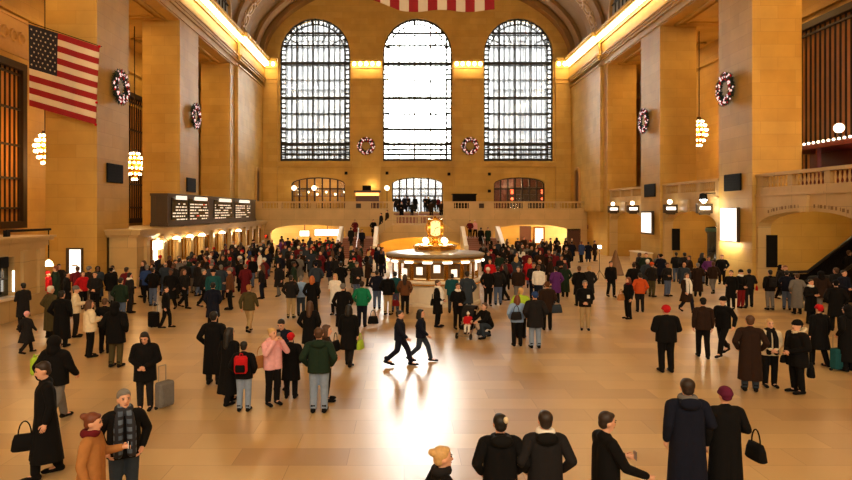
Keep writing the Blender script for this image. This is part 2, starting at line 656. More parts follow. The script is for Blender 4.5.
struct(vault_band(YE, YW + .3, 0, .5).build('ceiling', M['plaster'], None, True), 'brown plaster barrel vault over the concourse', 'ceiling')
k = 7
for y0, y1, r, lab in ((70.3, 71.5, .55, 'broad arched rib where the vault meets the end wall'), (67.6, 69.0, .35, 'second arched rib of the vault near the end wall'),
                       (60.2, 64.6, .3, 'wide ornamented arched rib of the vault over the far piers'), (46.5, 49.6, .3, 'ornamented arched rib of the vault over the middle piers')):
    o = struct(vault_band(y0, y1, r, .6).build(f'trim_{k}', M['plaster'], None, False), lab, 'vault rib')
    if y0 in (60.2, 46.5):
        for j in range(26):
            t = math.pi * (j + .5) / 26
            c = Vector(vault(t, (y0 + y1) / 2, r + .02))
            nrm = Vector((math.cos(t) / A_, 0, -math.sin(t) / B_)).normalized()
            rot = nrm.to_track_quat('Z', 'X').to_matrix()
            m2 = MB()
            m2.torus(c, .62, .13, 16, 6, lambda p: rot @ p)
            m2.ball(c, (.36, .36, .14), 10, 6, rot)
            for q in range(6):
                a = q * math.pi / 3
                m2.ball(c + rot @ Vector((math.cos(a) * .98, math.sin(a) * .98, 0)), (.16, .16, .08), 6, 4, rot)
            m2.build('medallion', M['gilt'], o, True)
    k += 1
# clerestory lunettes in the vault
wn = 4
for s, xw, lab in ((1, XL, 'left'), (-1, XR, 'right')):
    for yc, q in ((54.4, 'over the far bay'), (41.5, 'over the middle bay')):
        m2 = MB()
        xf = CX - s * 17.05
        loop, hole = arch(yc - 3.3, yc + 3.3, 21.3, 22.0, 24.4, 16), arch(yc - 2.9, yc + 2.9, 21.5, 22.0, 24.0, 16)
        m2.slab(loop, [hole], lambda u, v, q_: (xf - s * q_, u, v), .5)
        o = struct(m2.build(f'window_{wn}', M['gilt']), f'half round clerestory window in the {lab} vault {q}', 'window')
        m2 = MB()
        m2.prism(hole, lambda u, v, q_: (xf - s * (.25 + q_), u, v), .05)
        m2.build('pane', mat('pale clerestory glass', (170, 180, 180), .2), o)
        m2 = MB()
        for j in range(1, 6):
            m2.box(xf - s * .2 - .06, xf - s * .2 + .06, yc - 2.8 + j * .93 - .05, yc - 2.8 + j * .93 + .05, 21.7, 24.0)
        m2.box(xf - s * .2 - .06, xf - s * .2 + .06, yc - 2.8, yc + 2.8, 22.6, 22.7)
        m2.build('mullion', M['iron'], o)
        wn += 1


# ------------------------------------------------------------------ big west windows
def big_window(n, a, b, label):
    v0, vs, vt = 9.82, 21.9, 25.9
    c, h = (a + b) / 2, (b - a) / 2
    y = YW + .35
    m2 = MB()
    ins = .55
    m2.slab(arch(a, b, v0, vs, vt, 24), [arch(a + .14, b - .14, v0 + .14, vs, vt - .14, 24)], lambda u, v, q: (u, y + q, v), .3)
    inner = arch(a + ins, b - ins, v0 + .75, vs, vt - ins, 24)
    inner2 = arch(a + ins + .12, b - ins - .12, v0 + .87, vs, vt - ins - .12, 24)
    m2.slab(inner, [inner2], lambda u, v, q: (u, y + q, v), .25)
    # ladder ties of the border
    z = v0 + .4
    while z < vs:
        m2.box(a, a + ins + .1, y, y + .25, z, z + .16)
        m2.box(b - ins - .1, b, y, y + .25, z, z + .16)
        z += .55
    for k_ in range(1, 26):
        t = math.pi * k_ / 26
        p0 = (c - (h - .05) * math.cos(t), y + .12, vs + (vt - vs - .05) * math.sin(t))
        p1 = (c - (h - ins - .08) * math.cos(t), y + .12, vs + (vt - vs - ins - .08) * math.sin(t))
        m2.tube(p0, p1, .085, .085, 4)
    fr = struct(m2.build(f'window_{n}', M['iron']), label, 'window')

    def top(x):
        q = min(1, abs(x - c) / h)
        return vs + (vt - vs) * math.sqrt(1 - q * q)
    g = MB()
    nb = 13
    for k_ in range(1, nb):
        x = a + (b - a) * k_ / nb
        for dy in (0.05, 1.0):
            tk = (.052 if k_ % 3 else .09) * (1 if dy < .5 else .6)
            g.box(x - tk, x + tk, y + dy, y + dy + .12, v0 + .1, top(x) - .1)
    for z, tk in ((9.95, .18), (10.6, .12), (11.15, .1), (11.75, .18), (13.45, .11), (15.2, .07), (17.0, .13), (19.0, .06), (20.9, .17), (22.9, .1), (24.3, .12)):
        hw = h - .1 if z < vs else h * math.sqrt(max(0, 1 - ((z - vs) / (vt - vs)) ** 2)) - .1
        g.box(c - hw, c + hw, y + .03, y + .2, z - tk, z + tk)
        g.box(c - hw, c + hw, y + 1.0, y + 1.12, z - tk * .6, z + tk * .6)
    for k_ in range(26):                           # fine grating in the bottom panel
        x = a + .5 + (b - a - 1.0) * k_ / 25
        g.box(x - .04, x + .04, y + .06, y + .14, v0 + .1, 11.75)
    for k_ in range(5):                            # fan bars in the head
        t = math.pi * (k_ + 1) / 6
        g.tube((c - h * .35 * math.cos(t), y + .1, vs + 1.4 * math.sin(t)), (c - (h - .6) * math.cos(t), y + .1, vs + (vt - vs - .6) * math.sin(t)), .07, .07, 4)
    g.build('mullion', M['iron'], fr)
    p = MB()
    p.prism(arch(a, b, v0, vs, vt, 24), lambda u, v, q: (u, y + .5 + q, v), .03)
    p.build('pane', M['glass'], fr)
    return fr


big_window(1, *WIN[0], 'tall arched iron window left of the middle one')
big_window(2, *WIN[1], 'tall arched iron window in the middle, brightest of the three')
big_window(3, *WIN[2], 'tall arched iron window right of the middle one')
for a, b, z0, z1 in [(p, q, 9.9, 25.8) for p, q in WIN] + [(LOW[1][0], LOW[1][1], 4.2, 7.9)]:
    o = light('daylight portal', 'AREA', ((a + b) / 2, YW + 1.6, (z0 + z1) / 2), 1, (1, 1, 1), b - a, z1 - z0, (R(-90), 0, 0))
    o.data.cycles.is_portal = True

# the street beyond the windows
mb = MB()
mb.box(-60, 60, 73, 170, 3.2, 3.9)
struct(mb.build('street', M['street']), 'pale street beyond the end doors', 'street')
for (x0, x1, lab, hh) in ((-5.4, 14.4, 'low grey building added across the street to dim the end doors view', 10.5), (-60, -5.5, 'grey building seen through the left window', 60), (14.5, 70, 'grey building seen through the right window', 60)):  # low middle block added to tone down the sky behind the doors
    m2 = MB()
    m2.box(x0, x1, 104, 125, 3.9, hh)
    xx = x0 + 1
    for z in range(8, int(hh) - 3, 4):
        m2.box(x0, x1, 103.6, 104, z, z + .5)
    while xx < x1:
        m2.box(xx, xx + .7, 103.7, 104, 3.9, hh)
        xx += 4.0
    tag(m2.build('building', M['street_stone']), lab, 'building')

# doors and cafe rooms behind the lower openings
def low_window(n, i, label, doors):
    a, b = LOW[i]
    y = YW + .4
    m2 = MB()
    m2.slab(arch(a, b, 4.12, 7.25, 8.0, 10), [arch(a + .12, b - .12, 4.13, 7.25, 7.88, 10)], lambda u, v, q: (u, y + q, v), .25)
    nb = 7
    for k_ in range(1, nb):
        x = a + (b - a) * k_ / nb
        zt = 7.25 + .7 * math.sqrt(max(0, 1 - ((x - (a + b) / 2) / ((b - a) / 2)) ** 2))
        m2.box(x - .085, x + .085, y, y + .15, 4.12, zt)
    for z in (5.9, 6.7) if doors else (6.7,):
        m2.box(a, b, y, y + .15, z - .08, z + .08)
    o = struct(m2.build(('door_%d' if doors else 'window_%d') % n, M['bronze']), label, 'door' if doors else 'window')
    p = MB()
    p.prism(arch(a + .1, b - .1, 4.13, 7.25, 7.9, 10), lambda u, v, q: (u, y + .08 + q, v), .02)
    p.build('pane', M['glass'], o)


low_window(1, 1, 'glazed bronze street doors at the head of the middle stair', True)
low_window(20, 0, 'low arched cafe window under the left tall window', False)
low_window(21, 2, 'low arched shop window under the right tall window', False)
for i, lab in ((0, 'left'), (2, 'right')):
    a, b = LOW[i]
    m2 = MB()
    m2.box(a - 1, b + 1, 77, 77.3, 4.1, 9)
    m2.box(a - 1, b + 1, YW + 1.3, 77, 8.8, 9)
    m2.box(a - 1.2, a - 1, YW + 1.3, 77.3, 4.1, 9)
    m2.box(b + 1, b + 1.2, YW + 1.3, 77.3, 4.1, 9)
    m2.box(a - 1.2, b + 1.2, YW + 1.3, 77.3, 3.95, 4.1)
    struct(m2.build('wall_cafe_' + lab, M['red_wood'] if i == 2 else M['stone']), f'back room walls behind the {lab} low arched window', 'wall')
    light('cafe lamp', 'POINT', ((a + b) / 2, 74.5, 7.4), 220, (1, .62, .3), .2)

# ------------------------------------------------------------------ west balcony
BAL = MB()
BAL.lathe([(.05, 0), (.05, .05), (.03, .08), (.075, .22), (.04, .40), (.05, .46), (.05, .52)], n=8)
BALUSTER = BAL.mesh('baluster', [M['marble_wall']], True)


def balustrade(name, label, p0, p1, zb, zr, sections, base_h, inward, thick=.35, gap=.3, parent=None):
    """straight parapet from p0 to p1; balusters only in sections given as (s0,s1) distances"""
    p0, p1, n = Vector(p0), Vector(p1), Vector(inward)
    d = (p1 - p0)
    L = d.length
    d.normalize()

    def blk(m_, a, b, w0, w1, z0, z1):
        q = [p0 + d * a + n * w0, p0 + d * b + n * w0, p0 + d * b + n * w1, p0 + d * a + n * w1]
        m_.add([(v.x, v.y, z0) for v in q] + [(v.x, v.y, z1) for v in q], [(0, 3, 2, 1), (4, 5, 6, 7), (0, 1, 5, 4), (1, 2, 6, 5), (2, 3, 7, 6), (3, 0, 4, 7)])
    m_ = MB()
    blk(m_, 0, L, 0, thick, zb, zb + base_h)
    blk(m_, 0, L, -.06, thick + .06, zr - .16, zr)
    blk(m_, 0, L, -.08, 0, zb, zb + .12)
    prev = 0
    for s0, s1 in sections + [(L, L)]:
        if s0 > prev:
            blk(m_, prev, s0, .02, thick - .02, zb + base_h, zr - .16)
        prev = s1
    o = m_.build(name, M['marble_wall'])
    struct(o, label, 'balustrade')
    hgt = zr - .16 - zb - base_h
    for s0, s1 in sections:
        cnt = max(1, int((s1 - s0) / gap))
        for i in range(cnt):
            q = p0 + d * (s0 + (s1 - s0) * (i + .5) / cnt) + n * (thick / 2)
            b_ = inst('baluster', BALUSTER, o, None, (q.x, q.y, zb + base_h))
            b_.scale = (1, 1, hgt / .52)
    return o


YB = 66.0
wx = lambda px: (px - CXP) * YB / F
mb = MB()
mb.slab([(XL, 0), (wx(345) + 6.0 * 0, 0), (-6.2, 0), (-6.2, 3.8), (XL, 3.8)], [], lambda u, v, q: (u, YB + q, v), .01) if False else None
# front wall under the balcony with the two shallow arches
ol = [(XL, 0), (-13.9, 0)] + arch(-13.9, -6.1, 0, 2.0, 2.78, 12)[1:-1] + [(-6.1, 0), (-5.0, 0), (-5.0, 3.8), (XL, 3.8)]
mb = MB()
mb.slab(ol, [], lambda u, v, q: (u, YB + q, v), .6)
struct(mb.build('wall_balcony_left', M['marble_wall']), 'marble wall under the end balcony with the left shallow arch', 'wall')
orr = [(8.0, 0), (9.3, 0)] + arch(9.3, 17.4, 0, 2.0, 2.78, 12)[1:-1] + [(17.4, 0), (XR, 0), (XR, 3.8), (8.0, 3.8)]
mb = MB()
mb.slab(orr, [], lambda u, v, q: (u, YB + q, v), .6)
struct(mb.build('wall_balcony_right', M['marble_wall']), 'marble wall under the end balcony with the right shallow arch', 'wall')
mb = MB()
mb.box(-5.0, -.9, YB, YB + .6, 0, 3.8)
mb.box(4.0, 8.0, YB, YB + .6, 0, 3.8)
struct(mb.build('wall_balcony_middle', M['marble_wall']), 'plain marble wall under the balcony behind the twin stairs', 'wall')
mb = MB()
mb.box(XLO, -1.2, YB + .36, YW + .2, 3.8, 4.1)
mb.box(4.2, XRO, YB + .36, YW + .2, 3.8, 4.1)
mb.box(-1.2, 4.2, 68.4, 73.2, 3.8, 4.1)
mb.box(XLO, XRO, YW - .2, 80.2, 3.7, 3.95)
struct(mb.build('floor_balcony', M['marble_wall']), 'floor slab of the end balcony', 'floor')
mb = MB()
mb.box(XLO, XRO, 80, 80.3, 0, 4)
mb.box(-5.6, -5.0, YB + .6, 80, 0, 3.8)
mb.box(8.0, 8.5, YB + .6, 80, 0, 3.8)
mb.box(XLO, XL, YB + .6, YB + 1.2, 0, 3.8)
mb.box(XR, XRO, YB + .6, YB + 1.2, 0, 3.8)
struct(mb.build('wall_passage', M['stone']), 'golden lit back wall of the passages under the balcony', 'wall')
o = balustrade('trim_20', 'marble balustrade of the end balcony left of the middle stair', (XL, YB), (-1.1, YB), 3.8, 5.2,
               [(wx(262) - XL, wx(278) - XL), (wx(282) - XL, wx(311) - XL), (wx(316) - XL, wx(345) - XL), (wx(371) - XL, wx(388) - XL)], .68, (0, 1))
m2 = MB()
m2.box(wx(356), wx(361), YB - .03, YB + .02, 4.5, 4.98)
m2.build('vent', M['bronze'], o)
o = balustrade('trim_21', 'marble balustrade of the end balcony right of the middle stair', (4.1, YB), (XR, YB), 3.8, 5.2,
               [(wx(454) - 4.1, wx(469) - 4.1), (wx(494) - 4.1, wx(523) - 4.1), (wx(528) - 4.1, wx(556) - 4.1), (wx(560) - 4.1, wx(586) - 4.1)], .68, (0, 1))
m2 = MB()
m2.box(wx(479), wx(484), YB - .03, YB + .02, 4.5, 4.98)
m2.build('vent', M['bronze'], o)

# middle stair: flight down from the doors, bowed landing, side flights
mb = MB()
for k in range(8):
    z = 4.1 - (k + 1) * .15
    mb.box(-1.1, 4.0, 68.4 - (k + 1) * .35, 68.4, z - .15, z)
struct(mb.build('stairs_middle', M['tread']), 'brown flight of steps rising from the landing to the street doors', 'stairs')
mb = MB()
ld = [(-1.1, 65.7), (-1.1, 61.2)]
for k in range(13):
    t = k / 12
    ld.append((-1.1 + 5.1 * t, 61.2 - 1.3 * math.sin(math.pi * t)))
ld += [(4.0, 65.7)]
mb.prism(ld, lambda u, v, q: (u, v, 2.6 + q), .3)
struct(mb.build('floor_landing', M['marble_wall']), 'bowed marble landing below the street doors', 'stair landing')
# wall below the landing with the golden arch
front = []
NA = 36
fx = lambda t: (-4.9 + 12.7 * t, 60.9 - 1.6 * math.sin(math.pi * t))
m2 = MB()


def ztop(t):
    x = fx(t)[0]
    if -1.1 <= x <= 4.0:
        return 2.9
    dd = (-1.1 - x) if x < -1.1 else (x - 4.0)
    return max(1.5, 2.9 - dd * .75)


def zarch(t):
    x = fx(t)[0] - CX
    return 0 if abs(x) > 4.35 else 1.75 * math.sqrt(1 - (x / 4.35) ** 2) ** .7


vs, fs = [], []
for i in range(NA + 1):
    t = i / NA
    x, y = fx(t)
    for dy in (0, .45):
        vs += [(x, y + dy, zarch(t)), (x, y + dy, ztop(t))]
for i in range(NA):
    o = i * 4
    fs += [(o, o + 4, o + 5, o + 1), (o + 2, o + 3, o + 7, o + 6), (o + 1, o + 5, o + 7, o + 3), (o, o + 2, o + 6, o + 4)]
m2.add(vs, fs)
struct(m2.build('wall_landing', M['marble_wall'], None), 'curved marble wall with a wide golden arch behind the information booth', 'wall')
mb = MB()
mb.box(-4.5, 7.4, 65.0, 65.3, 0, 2.6)
struct(mb.build('wall_arch_back', M['stone']), 'golden wall deep inside the arch behind the booth', 'wall')
o = balustrade('trim_22', 'marble balustrade along the front of the bowed landing', (-1.0, 60.2), (3.9, 60.2), 2.88, 3.78, [(.3, 2.3), (2.6, 4.6)], .16, (0, 1), .3)
for s in (-1, 1):                                   # raking parapets of the upper side flights
    xs = -1.1 if s < 0 else 4.0
    m2 = MB()
    loop = [(xs, 2.4), (xs, 3.75), (xs + s * 1.6, 2.6), (xs + s * 1.75, 2.6), (xs + s * 1.75, 1.2)]
    m2.prism(loop, lambda u, v, q: (u, 60.35 + q, v), .3)
    for q in range(4):
        z = 2.9 - (q + 1) * .3
        m2.box(min(xs + s * q * .4, xs + s * (q + 1) * .4), max(xs + s * q * .4, xs + s * (q + 1) * .4), 60.6, 64, z - .3, z)
    struct(m2.build('trim_23' if s < 0 else 'trim_24', M['marble_wall']), f'raking marble parapet of the {"left" if s < 0 else "right"} upper side flight', 'parapet')
    # lower flight towards the viewer
    x0, x1 = (-5.7, -2.75) if s < 0 else (5.65, 8.6)
    side = 'left' if s < 0 else 'right'
    m2 = MB()
    m2.box(x0, x1, 59.6, 65.9, 1.3, 1.65)
    for q in range(10):
        m2.box(x0, x1, 59.6 - (10 - q) * .34 + .0, 59.6, q * .165, q * .165 + .165)
    st = m2.build('stairs_' + side, M['tread'])
    struct(st, f'{side} flight of brown stairs rising from the floor to the end balcony', 'stairs')
    for xa, nm in ((x0 - .35, 'parapet'), (x1, 'parapet')):
        p_ = MB()
        loop = [(55.6, 0), (55.6, 1.15), (56.2, 1.25), (59.4, 2.75), (60.2, 2.75), (60.2, 0)]
        p_.prism(loop, lambda u, v, q: (xa + q, u, v), .35)
        p_.build(nm, M['white_stone'], st)
    h_ = MB()
    xm = (x0 + x1) / 2
    h_.path([(xm, 56.2, .2), (xm, 56.2, 1.0), (xm, 59.5, 2.6), (xm, 59.5, 1.6)], .04)
    h_.build('handrail', M['silver'], st)
m2 = MB()
m2.path([(1.5, 65.2, 2.9), (1.5, 65.2, 3.9), (1.5, 68.2, 5.1), (1.5, 68.2, 4.0)], .035)
tag(m2.build('handrail', M['silver']), 'metal handrail up the middle of the flight to the street doors', 'handrail')

# ------------------------------------------------------------------ right side: arches, balcony
XA = 19.2
holes_r = [(26.3, 34.55), (39.0, 47.1), (51.1, 59.3), (13.6, 22.0), (1.2, 9.5)]
for i, (a, b) in enumerate(holes_r):
    lo, hi = a - .25, b + .15
    lp = [(lo, 0), (a + .1, 0)] + arch(a + .1, b - .05, 0, 3.35, 4.2, 14)[1:-1] + [(b - .05, 0), (hi, 0), (hi, 5.0), (lo, 5.0)]
    m2 = MB()
    m2.slab(lp, [], lambda u, v, q: (XA + q, u, v), .7)
    ym = (a + b) / 2
    m2.prism([(ym - .25, 4.15), (ym + .25, 4.15), (ym + .36, 4.95), (ym - .36, 4.95)], lambda u, v, q: (XA - .15 + q, u, v), .2)
    o = struct(m2.build('wall_arch', M['marble_wall']),
               'marble wall with shallow arch in the right wall, ' + ['beside the escalator', 'between the two middle right piers', 'nearest the far end', 'behind the viewer by the pier', 'farthest behind the viewer'][i], 'wall')
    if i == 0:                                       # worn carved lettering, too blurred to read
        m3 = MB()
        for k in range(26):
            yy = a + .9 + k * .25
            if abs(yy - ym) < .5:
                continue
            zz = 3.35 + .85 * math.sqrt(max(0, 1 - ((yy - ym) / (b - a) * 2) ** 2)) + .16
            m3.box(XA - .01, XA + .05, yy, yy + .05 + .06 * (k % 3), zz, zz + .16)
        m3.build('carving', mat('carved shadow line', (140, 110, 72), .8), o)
    balustrade(f'trim_{30+i}', 'marble balustrade on the right balcony, ' + ['above the escalator arch', 'above the arch between the middle piers', 'above the arch nearest the far end', 'behind the viewer', 'farthest behind the viewer'][i],
               (XA, a - .2), (XA, b + .1), 5.0, 6.2, [(.5, 2.6), (3.0, 5.4), (5.8, b - a - .3)] if i < 3 else [], .45, (1, 0))
    # passage inside
    m2 = MB()
    m2.box(XA + .7, XRO, b - .05, b + .25, 0, 5)
    m2.box(XA + .7, XRO, a - .25, a + .05, 0, 5)
    struct(m2.build('wall_passage_north', M['stone']), 'golden side walls of the passage inside the right arch, ' + ['beside the escalator', 'between the middle piers', 'nearest the far end', 'behind the viewer', 'farthest behind the viewer'][i], 'wall')
mb = MB()
mb.box(XA + .5, XRO, YE, YW, 4.75, 4.98)
struct(mb.build('floor_balcony_north', M['marble_wall']), 'floor slab of the right side balcony', 'floor')
for (px, y, i) in ((772, 34.5, 0), (676, 47.05, 1)):
    m2 = MB()
    c = at(px, 252 if i == 0 else 240, y - .06)
    m2.box(c.x - .28, c.x + .28, y - .1, y, 1.15 if i == 0 else 1.3, 2.9)
    o = m2.build('wall_panel', M['black'])
    tag(o, ['tall black panel on golden wall beside the escalator', 'tall black panel inside the arch between the right piers'][i], 'panel')

# aisle windows with bronze grilles
def grille(n, label, xo, s, y0, y1, z0, z1, glow):
    m2 = MB()
    m2.slab([(y0, z0), (y1, z0), (y1, z1), (y0, z1)], [[(y0 + .4, z0 + .4), (y1 - .4, z0 + .4), (y1 - .4, z1 - .4), (y0 + .4, z1 - .4)]], lambda u, v, q: (xo + s * .1 + s * q, u, v), .4)
    o = struct(m2.build(f'window_{n}', M['bronze']), label, 'window')
    g = MB()
    yy = y0 + .4
    while yy < y1 - .3:
        g.box(min(xo + s * .2, xo + s * .3), max(xo + s * .2, xo + s * .3), yy - .028, yy + .028, z0, z1)
        yy += .44
    for f in (.12, .3, .5, .72, .93) if s > 0 else (.3, .93):
        z = z0 + (z1 - z0) * f
        g.box(min(xo + s * .18, xo + s * .34), max(xo + s * .18, xo + s * .34), y0, y1, z - .06, z + .06)
    g.build('grille', M['bronze'], o)
    p = MB()
    p.box(min(xo, xo + s * .14), max(xo, xo + s * .14), y0 + .3, y1 - .3, z0 + .3, z1 - .3)
    p.build('pane', mat('amber glass ' + str(n), (206, 140, 62), .3, vary=.3, scale=.8), o)


grille(30, 'tall bronze grille window on the right behind the nearest pier', XRO, -1, 29.5, 41.5, 5.2, 15.7, 1)
grille(31, 'tall bronze grille window at the left edge behind the flag', XLO, 1, 27.5, 38.0, 3.2, 12.9, 1)
grille(32, 'bronze grille window in the gap behind the nearest left pier', XLO, 1, 50.6, 57.6, 3.2, 14.0, 1)
m2 = MB()
m2.box(XLO, XLO + .14, 34.2, 38.6, 13.5, 15.5)
for k in range(5):
    m2.torus((XLO + .16, 34.8 + .8 * k, 14.5), .3, .09, 12, 6, lambda p: Vector((p.z, p.x, p.y)))
m2.box(XLO, XLO + .2, 34.0, 38.8, 13.35, 13.5)
m2.box(XLO, XLO + .2, 34.0, 38.8, 15.5, 15.65)
struct(m2.build('trim_40', M['gilt']), 'carved frieze panel above the grille window at the left edge', 'frieze')
# niche doors in the far corners
for s, xw, px in ((1, XL, 252), (-1, XR, 581)):
    yc = 68.3
    m2 = MB()
    m2.slab(arch(yc - 1.0, yc + 1.0, 4.1, 7.9, 8.9, 10), [arch(yc - .75, yc + .75, 4.11, 7.9, 8.6, 10)], lambda u, v, q: (xw + s * .5 - s * q, u, v), .2)
    o = struct(m2.build('door_2' if s > 0 else 'door_3', M['gilt']), f'arched bronze niche door on the {"left" if s > 0 else "right"} corner pier by the balcony', 'door')
    p = MB()
    p.prism(arch(yc - .75, yc + .75, 4.11, 7.9, 8.6, 10), lambda u, v, q: (xw + s * .34 + s * q, u, v), .04)
    p.build('door_leaf', M['wood'], o)

# ------------------------------------------------------------------ left side: ticket offices
def ticket_front(root, x, y0, y1, zc, bays, mats):
    """row of pilasters and lit ticket windows facing +X"""
    bw = (y1 - y0) / bays
    for i in range(bays + 1):
        y = y0 + bw * i
        p = MB()
        p.box(x - .05, x + .16, y - .22, y + .22, 0, zc - .45)
        p.box(x - .05, x + .22, y - .27, y + .27, 0, .35)
        p.box(x - .05, x + .22, y - .27, y + .27, zc - .62, zc - .45)
        p.build('pilaster', M['marble_wall'], root)


ZT = 3.2
mb = MB()
X0, X1, Y0, Y1 = -18.7, -14.5, 34.5, 66.0
hol = []
bays = 12
bw = (Y1 - Y0 - 2.0) / bays
for i in range(bays):
    a = Y0 + 1.2 + bw * i + .38
    hol.append([(a, .95), (a + bw - .76, .95), (a + bw - .76, 2.45), (a, 2.45)])
mb.slab([(Y0, 0), (Y1, 0), (Y1, ZT - .42), (Y0, ZT - .42)], hol, lambda u, v, q: (X1 - q, u, v), .3)
mb.box(X0, X1 - .3, Y0, Y0 + .3, 0, ZT - .42)
mb.box(X0, X1 - .3, Y1 - .3, Y1, 0, ZT - .42)
mb.box(X0, X1 - 1.5, 37.3, Y1, 0, .3)
mb.box(X1 - 1.6, X1 - 1.5, Y0, Y1, 0, ZT)
mb.box(X0, X1 + .12, Y0 - .12, Y1 + .12, ZT - .42, ZT - .3)
mb.box(X0, X1 + .28, Y0 - .28, Y1 + .28, ZT - .3, ZT - .1)
mb.box(X0, X1 + .4, Y0 - .4, Y1 + .4, ZT - .1, ZT)
office = struct(mb.build('wall_ticket_office', M['marble_wall']), 'long marble ticket office under the departure board', 'ticket office')
ticket_front(office, X1, Y0 + 1.2, Y1 - .8, ZT, bays, None)
lit = {1: 1, 2: 1, 3: 1, 5: 1}
for i, hh in enumerate(hol):
    y0_, y1_ = hh[0][0], hh[1][0]
    p = MB()
    p.slab([(y0_, .95), (y1_, .95), (y1_, 2.45), (y0_, 2.45)], [[(y0_ + .08, 1.05), (y1_ - .08, 1.05), (y1_ - .08, 2.37), (y0_ + .08, 2.37)]], lambda u, v, q: (X1 - .1 - q, u, v), .1)
    for q in (1, 2):
        yy = y0_ + (y1_ - y0_) * q / 3
        p.box(X1 - .2, X1 - .12, yy - .03, yy + .03, .95, 2.45)
    p.build('window_frame', M['brass'], office)
    c_ = MB()
    c_.box(X1 - .1, X1 + .22, y0_, y1_, .88, .97)
    c_.build('counter', M['white_stone'], office)
for i in (1, 2, 3, 5, 7):
    yy = (hol[i][0][0] + hol[i][1][0]) / 2
    l_ = MB()
    l_.lathe([(.0, .16), (.14, .14), (.27, .0), (.25, -.03), (0, -.05)], (X1 + .42, yy, 2.5), 12)
    l_.build('lamp_shade', M['globe'], office, True)
    l_ = MB()
    l_.path([(X1, yy, 2.75), (X1 + .42, yy, 2.75), (X1 + .42, yy, 2.62)], .02, 5)
    l_.build('lamp_arm', M['brass'], office)
    light('ticket lamp', 'POINT', (X1 + .5, yy, 2.3), 30, (1, .68, .32), .12)
# the lit window with a white sign nearest the viewer sits in the end wall
m2 = MB()
m2.box(-14.1 - 0, -14.1, 0, 0, 0, 0) if False else None
c = at(153, 257, 34.6)
sg = empty('ticket_window', (0, 0, 0))
tag(sg, 'brightly lit ticket window with a glowing white sign at the near end of the ticket office', 'ticket window')
YT = 38.4
XT = X1 + .06
p = MB()
p.slab([(36.2, .9), (38.3, .9), (38.3, 2.62), (36.2, 2.62)], [[(36.3, 1.0), (38.2, 1.0), (38.2, 2.52), (36.3, 2.52)]], lambda u, v, q: (XT + .1 - q, u, v), .14)
p.build('frame', M['brass'], sg)
p = MB()
p.box(XT - .0, XT + .05, 36.35, 38.1, 1.95, 2.45)
p.build('sign', M['tube'], sg)
p = MB()
p.box(XT - .0, XT + .05, 36.35, 37.1, 1.05, 1.9)
p.build('screen', M['paper_lit'], sg)
p = MB()
p.box(XT, XT + .3, 36.1, 38.4, .84, .92)
p.build('counter', M['white_stone'], sg)
light('ticket window glow', 'AREA', (XT + .15, 37.2, 2.0), 25, (1, .9, .7), 1.6, .5, (0, R(90), 0))

# departure board
db = empty('departure_board', (0, 0, 0))
tag(db, 'long dark departure board with four lit panels on the ticket office roof', 'departure board')
XB, YB0, YB1, ZB0, ZB1 = -14.62, 39.3, 62.6, 3.34, 5.24
m2 = MB()
m2.box(XB - 1.0, XB, YB0, YB1, ZB0, ZB1)
m2.box(XB - 1.06, XB + .06, YB0 - .06, YB1 + .06, ZB0 - .1, ZB0 + .14)
m2.box(XB - 1.06, XB + .06, YB0 - .06, YB1 + .06, ZB1 - .1, ZB1 + .06)
m2.box(XB - 1.02, XB - .7, YB0 - .04, YB0, ZB0, ZB1)
m2.box(XB - .3, XB + .02, YB0 - .04, YB0, ZB0, ZB1)
for k in range(4):
    m2.box(XB - .95, XB - .1, YB0 + 3 + k * 5.6, YB0 + 3.3 + k * 5.6, ZT, ZB0)
m2.build('case', M['board_case'], db)
pw = [(171.5, 187), (189, 208), (214, 232), (235, 250)]
yof = lambda px: F * 14.6 / (CXP - px)
for a, b in pw:
    ya, yb_ = yof(a), yof(b)
    p = MB()
    p.box(XB, XB + .05, ya, yb_, ZB0 + .3, ZB1 - .2)
    po = p.build('panel', M['screen_glass'], db)
    h_ = MB()
    h_.box(XB + .05, XB + .14, ya + (yb_ - ya) * .25, ya + (yb_ - ya) * .88, ZB1 - .3, ZB1 - .06)
    h_.build('header', M['paper_lit'], po)
    t = MB()
    for r in range(6):
        z = ZB1 - .62 - r * .2
        y = ya + .15
        while y < yb_ - .3:
            ln = random.choice((.35, .5, .8, .22))
            t.mi = 1 if (r + int(y * 3)) % 23 == 0 else 0
            if random.random() < .78:
                t.box(XB + .05, XB + .065, y, min(y + ln, yb_ - .1), z, z + .075)
            y += ln + .18
    t.build('lettering', [M['text'], M['text_red']], po)

# near ticket box at the left edge
mb = MB()
X0, X1, Y0, Y1 = -18.7, -15.0, 14.0, 26.4
hol = [[(Y1 - 3.6 - 2.6 * k, .95), (Y1 - 1.9 - 2.6 * k, .95), (Y1 - 1.9 - 2.6 * k, 2.45), (Y1 - 3.6 - 2.6 * k, 2.45)] for k in range(4)]
mb.slab([(Y0, 0), (Y1, 0), (Y1, ZT - .55), (Y0, ZT - .55)], hol, lambda u, v, q: (X1 - q, u, v), .3)
mb.box(X0, X1 - .3, Y1 - .3, Y1, 0, ZT - .55)
mb.box(X1 - 1.2, X1 - 1.1, Y0, Y1, 0, ZT)
for z0, z1, e in ((ZT - .55, ZT - .42, .08), (ZT - .42, ZT - .2, .16), (ZT - .2, ZT - .08, .3), (ZT - .08, ZT, .38)):
    mb.box(X0, X1 + e, Y0, Y1 + e, z0, z1)
mb.box(X0, X1 + .12, Y0, Y1 + .12, 0, .85)
box2 = struct(mb.build('wall_ticket_box', M['marble_wall']), 'marble ticket booth wall at the left edge with dark windows', 'ticket booth')
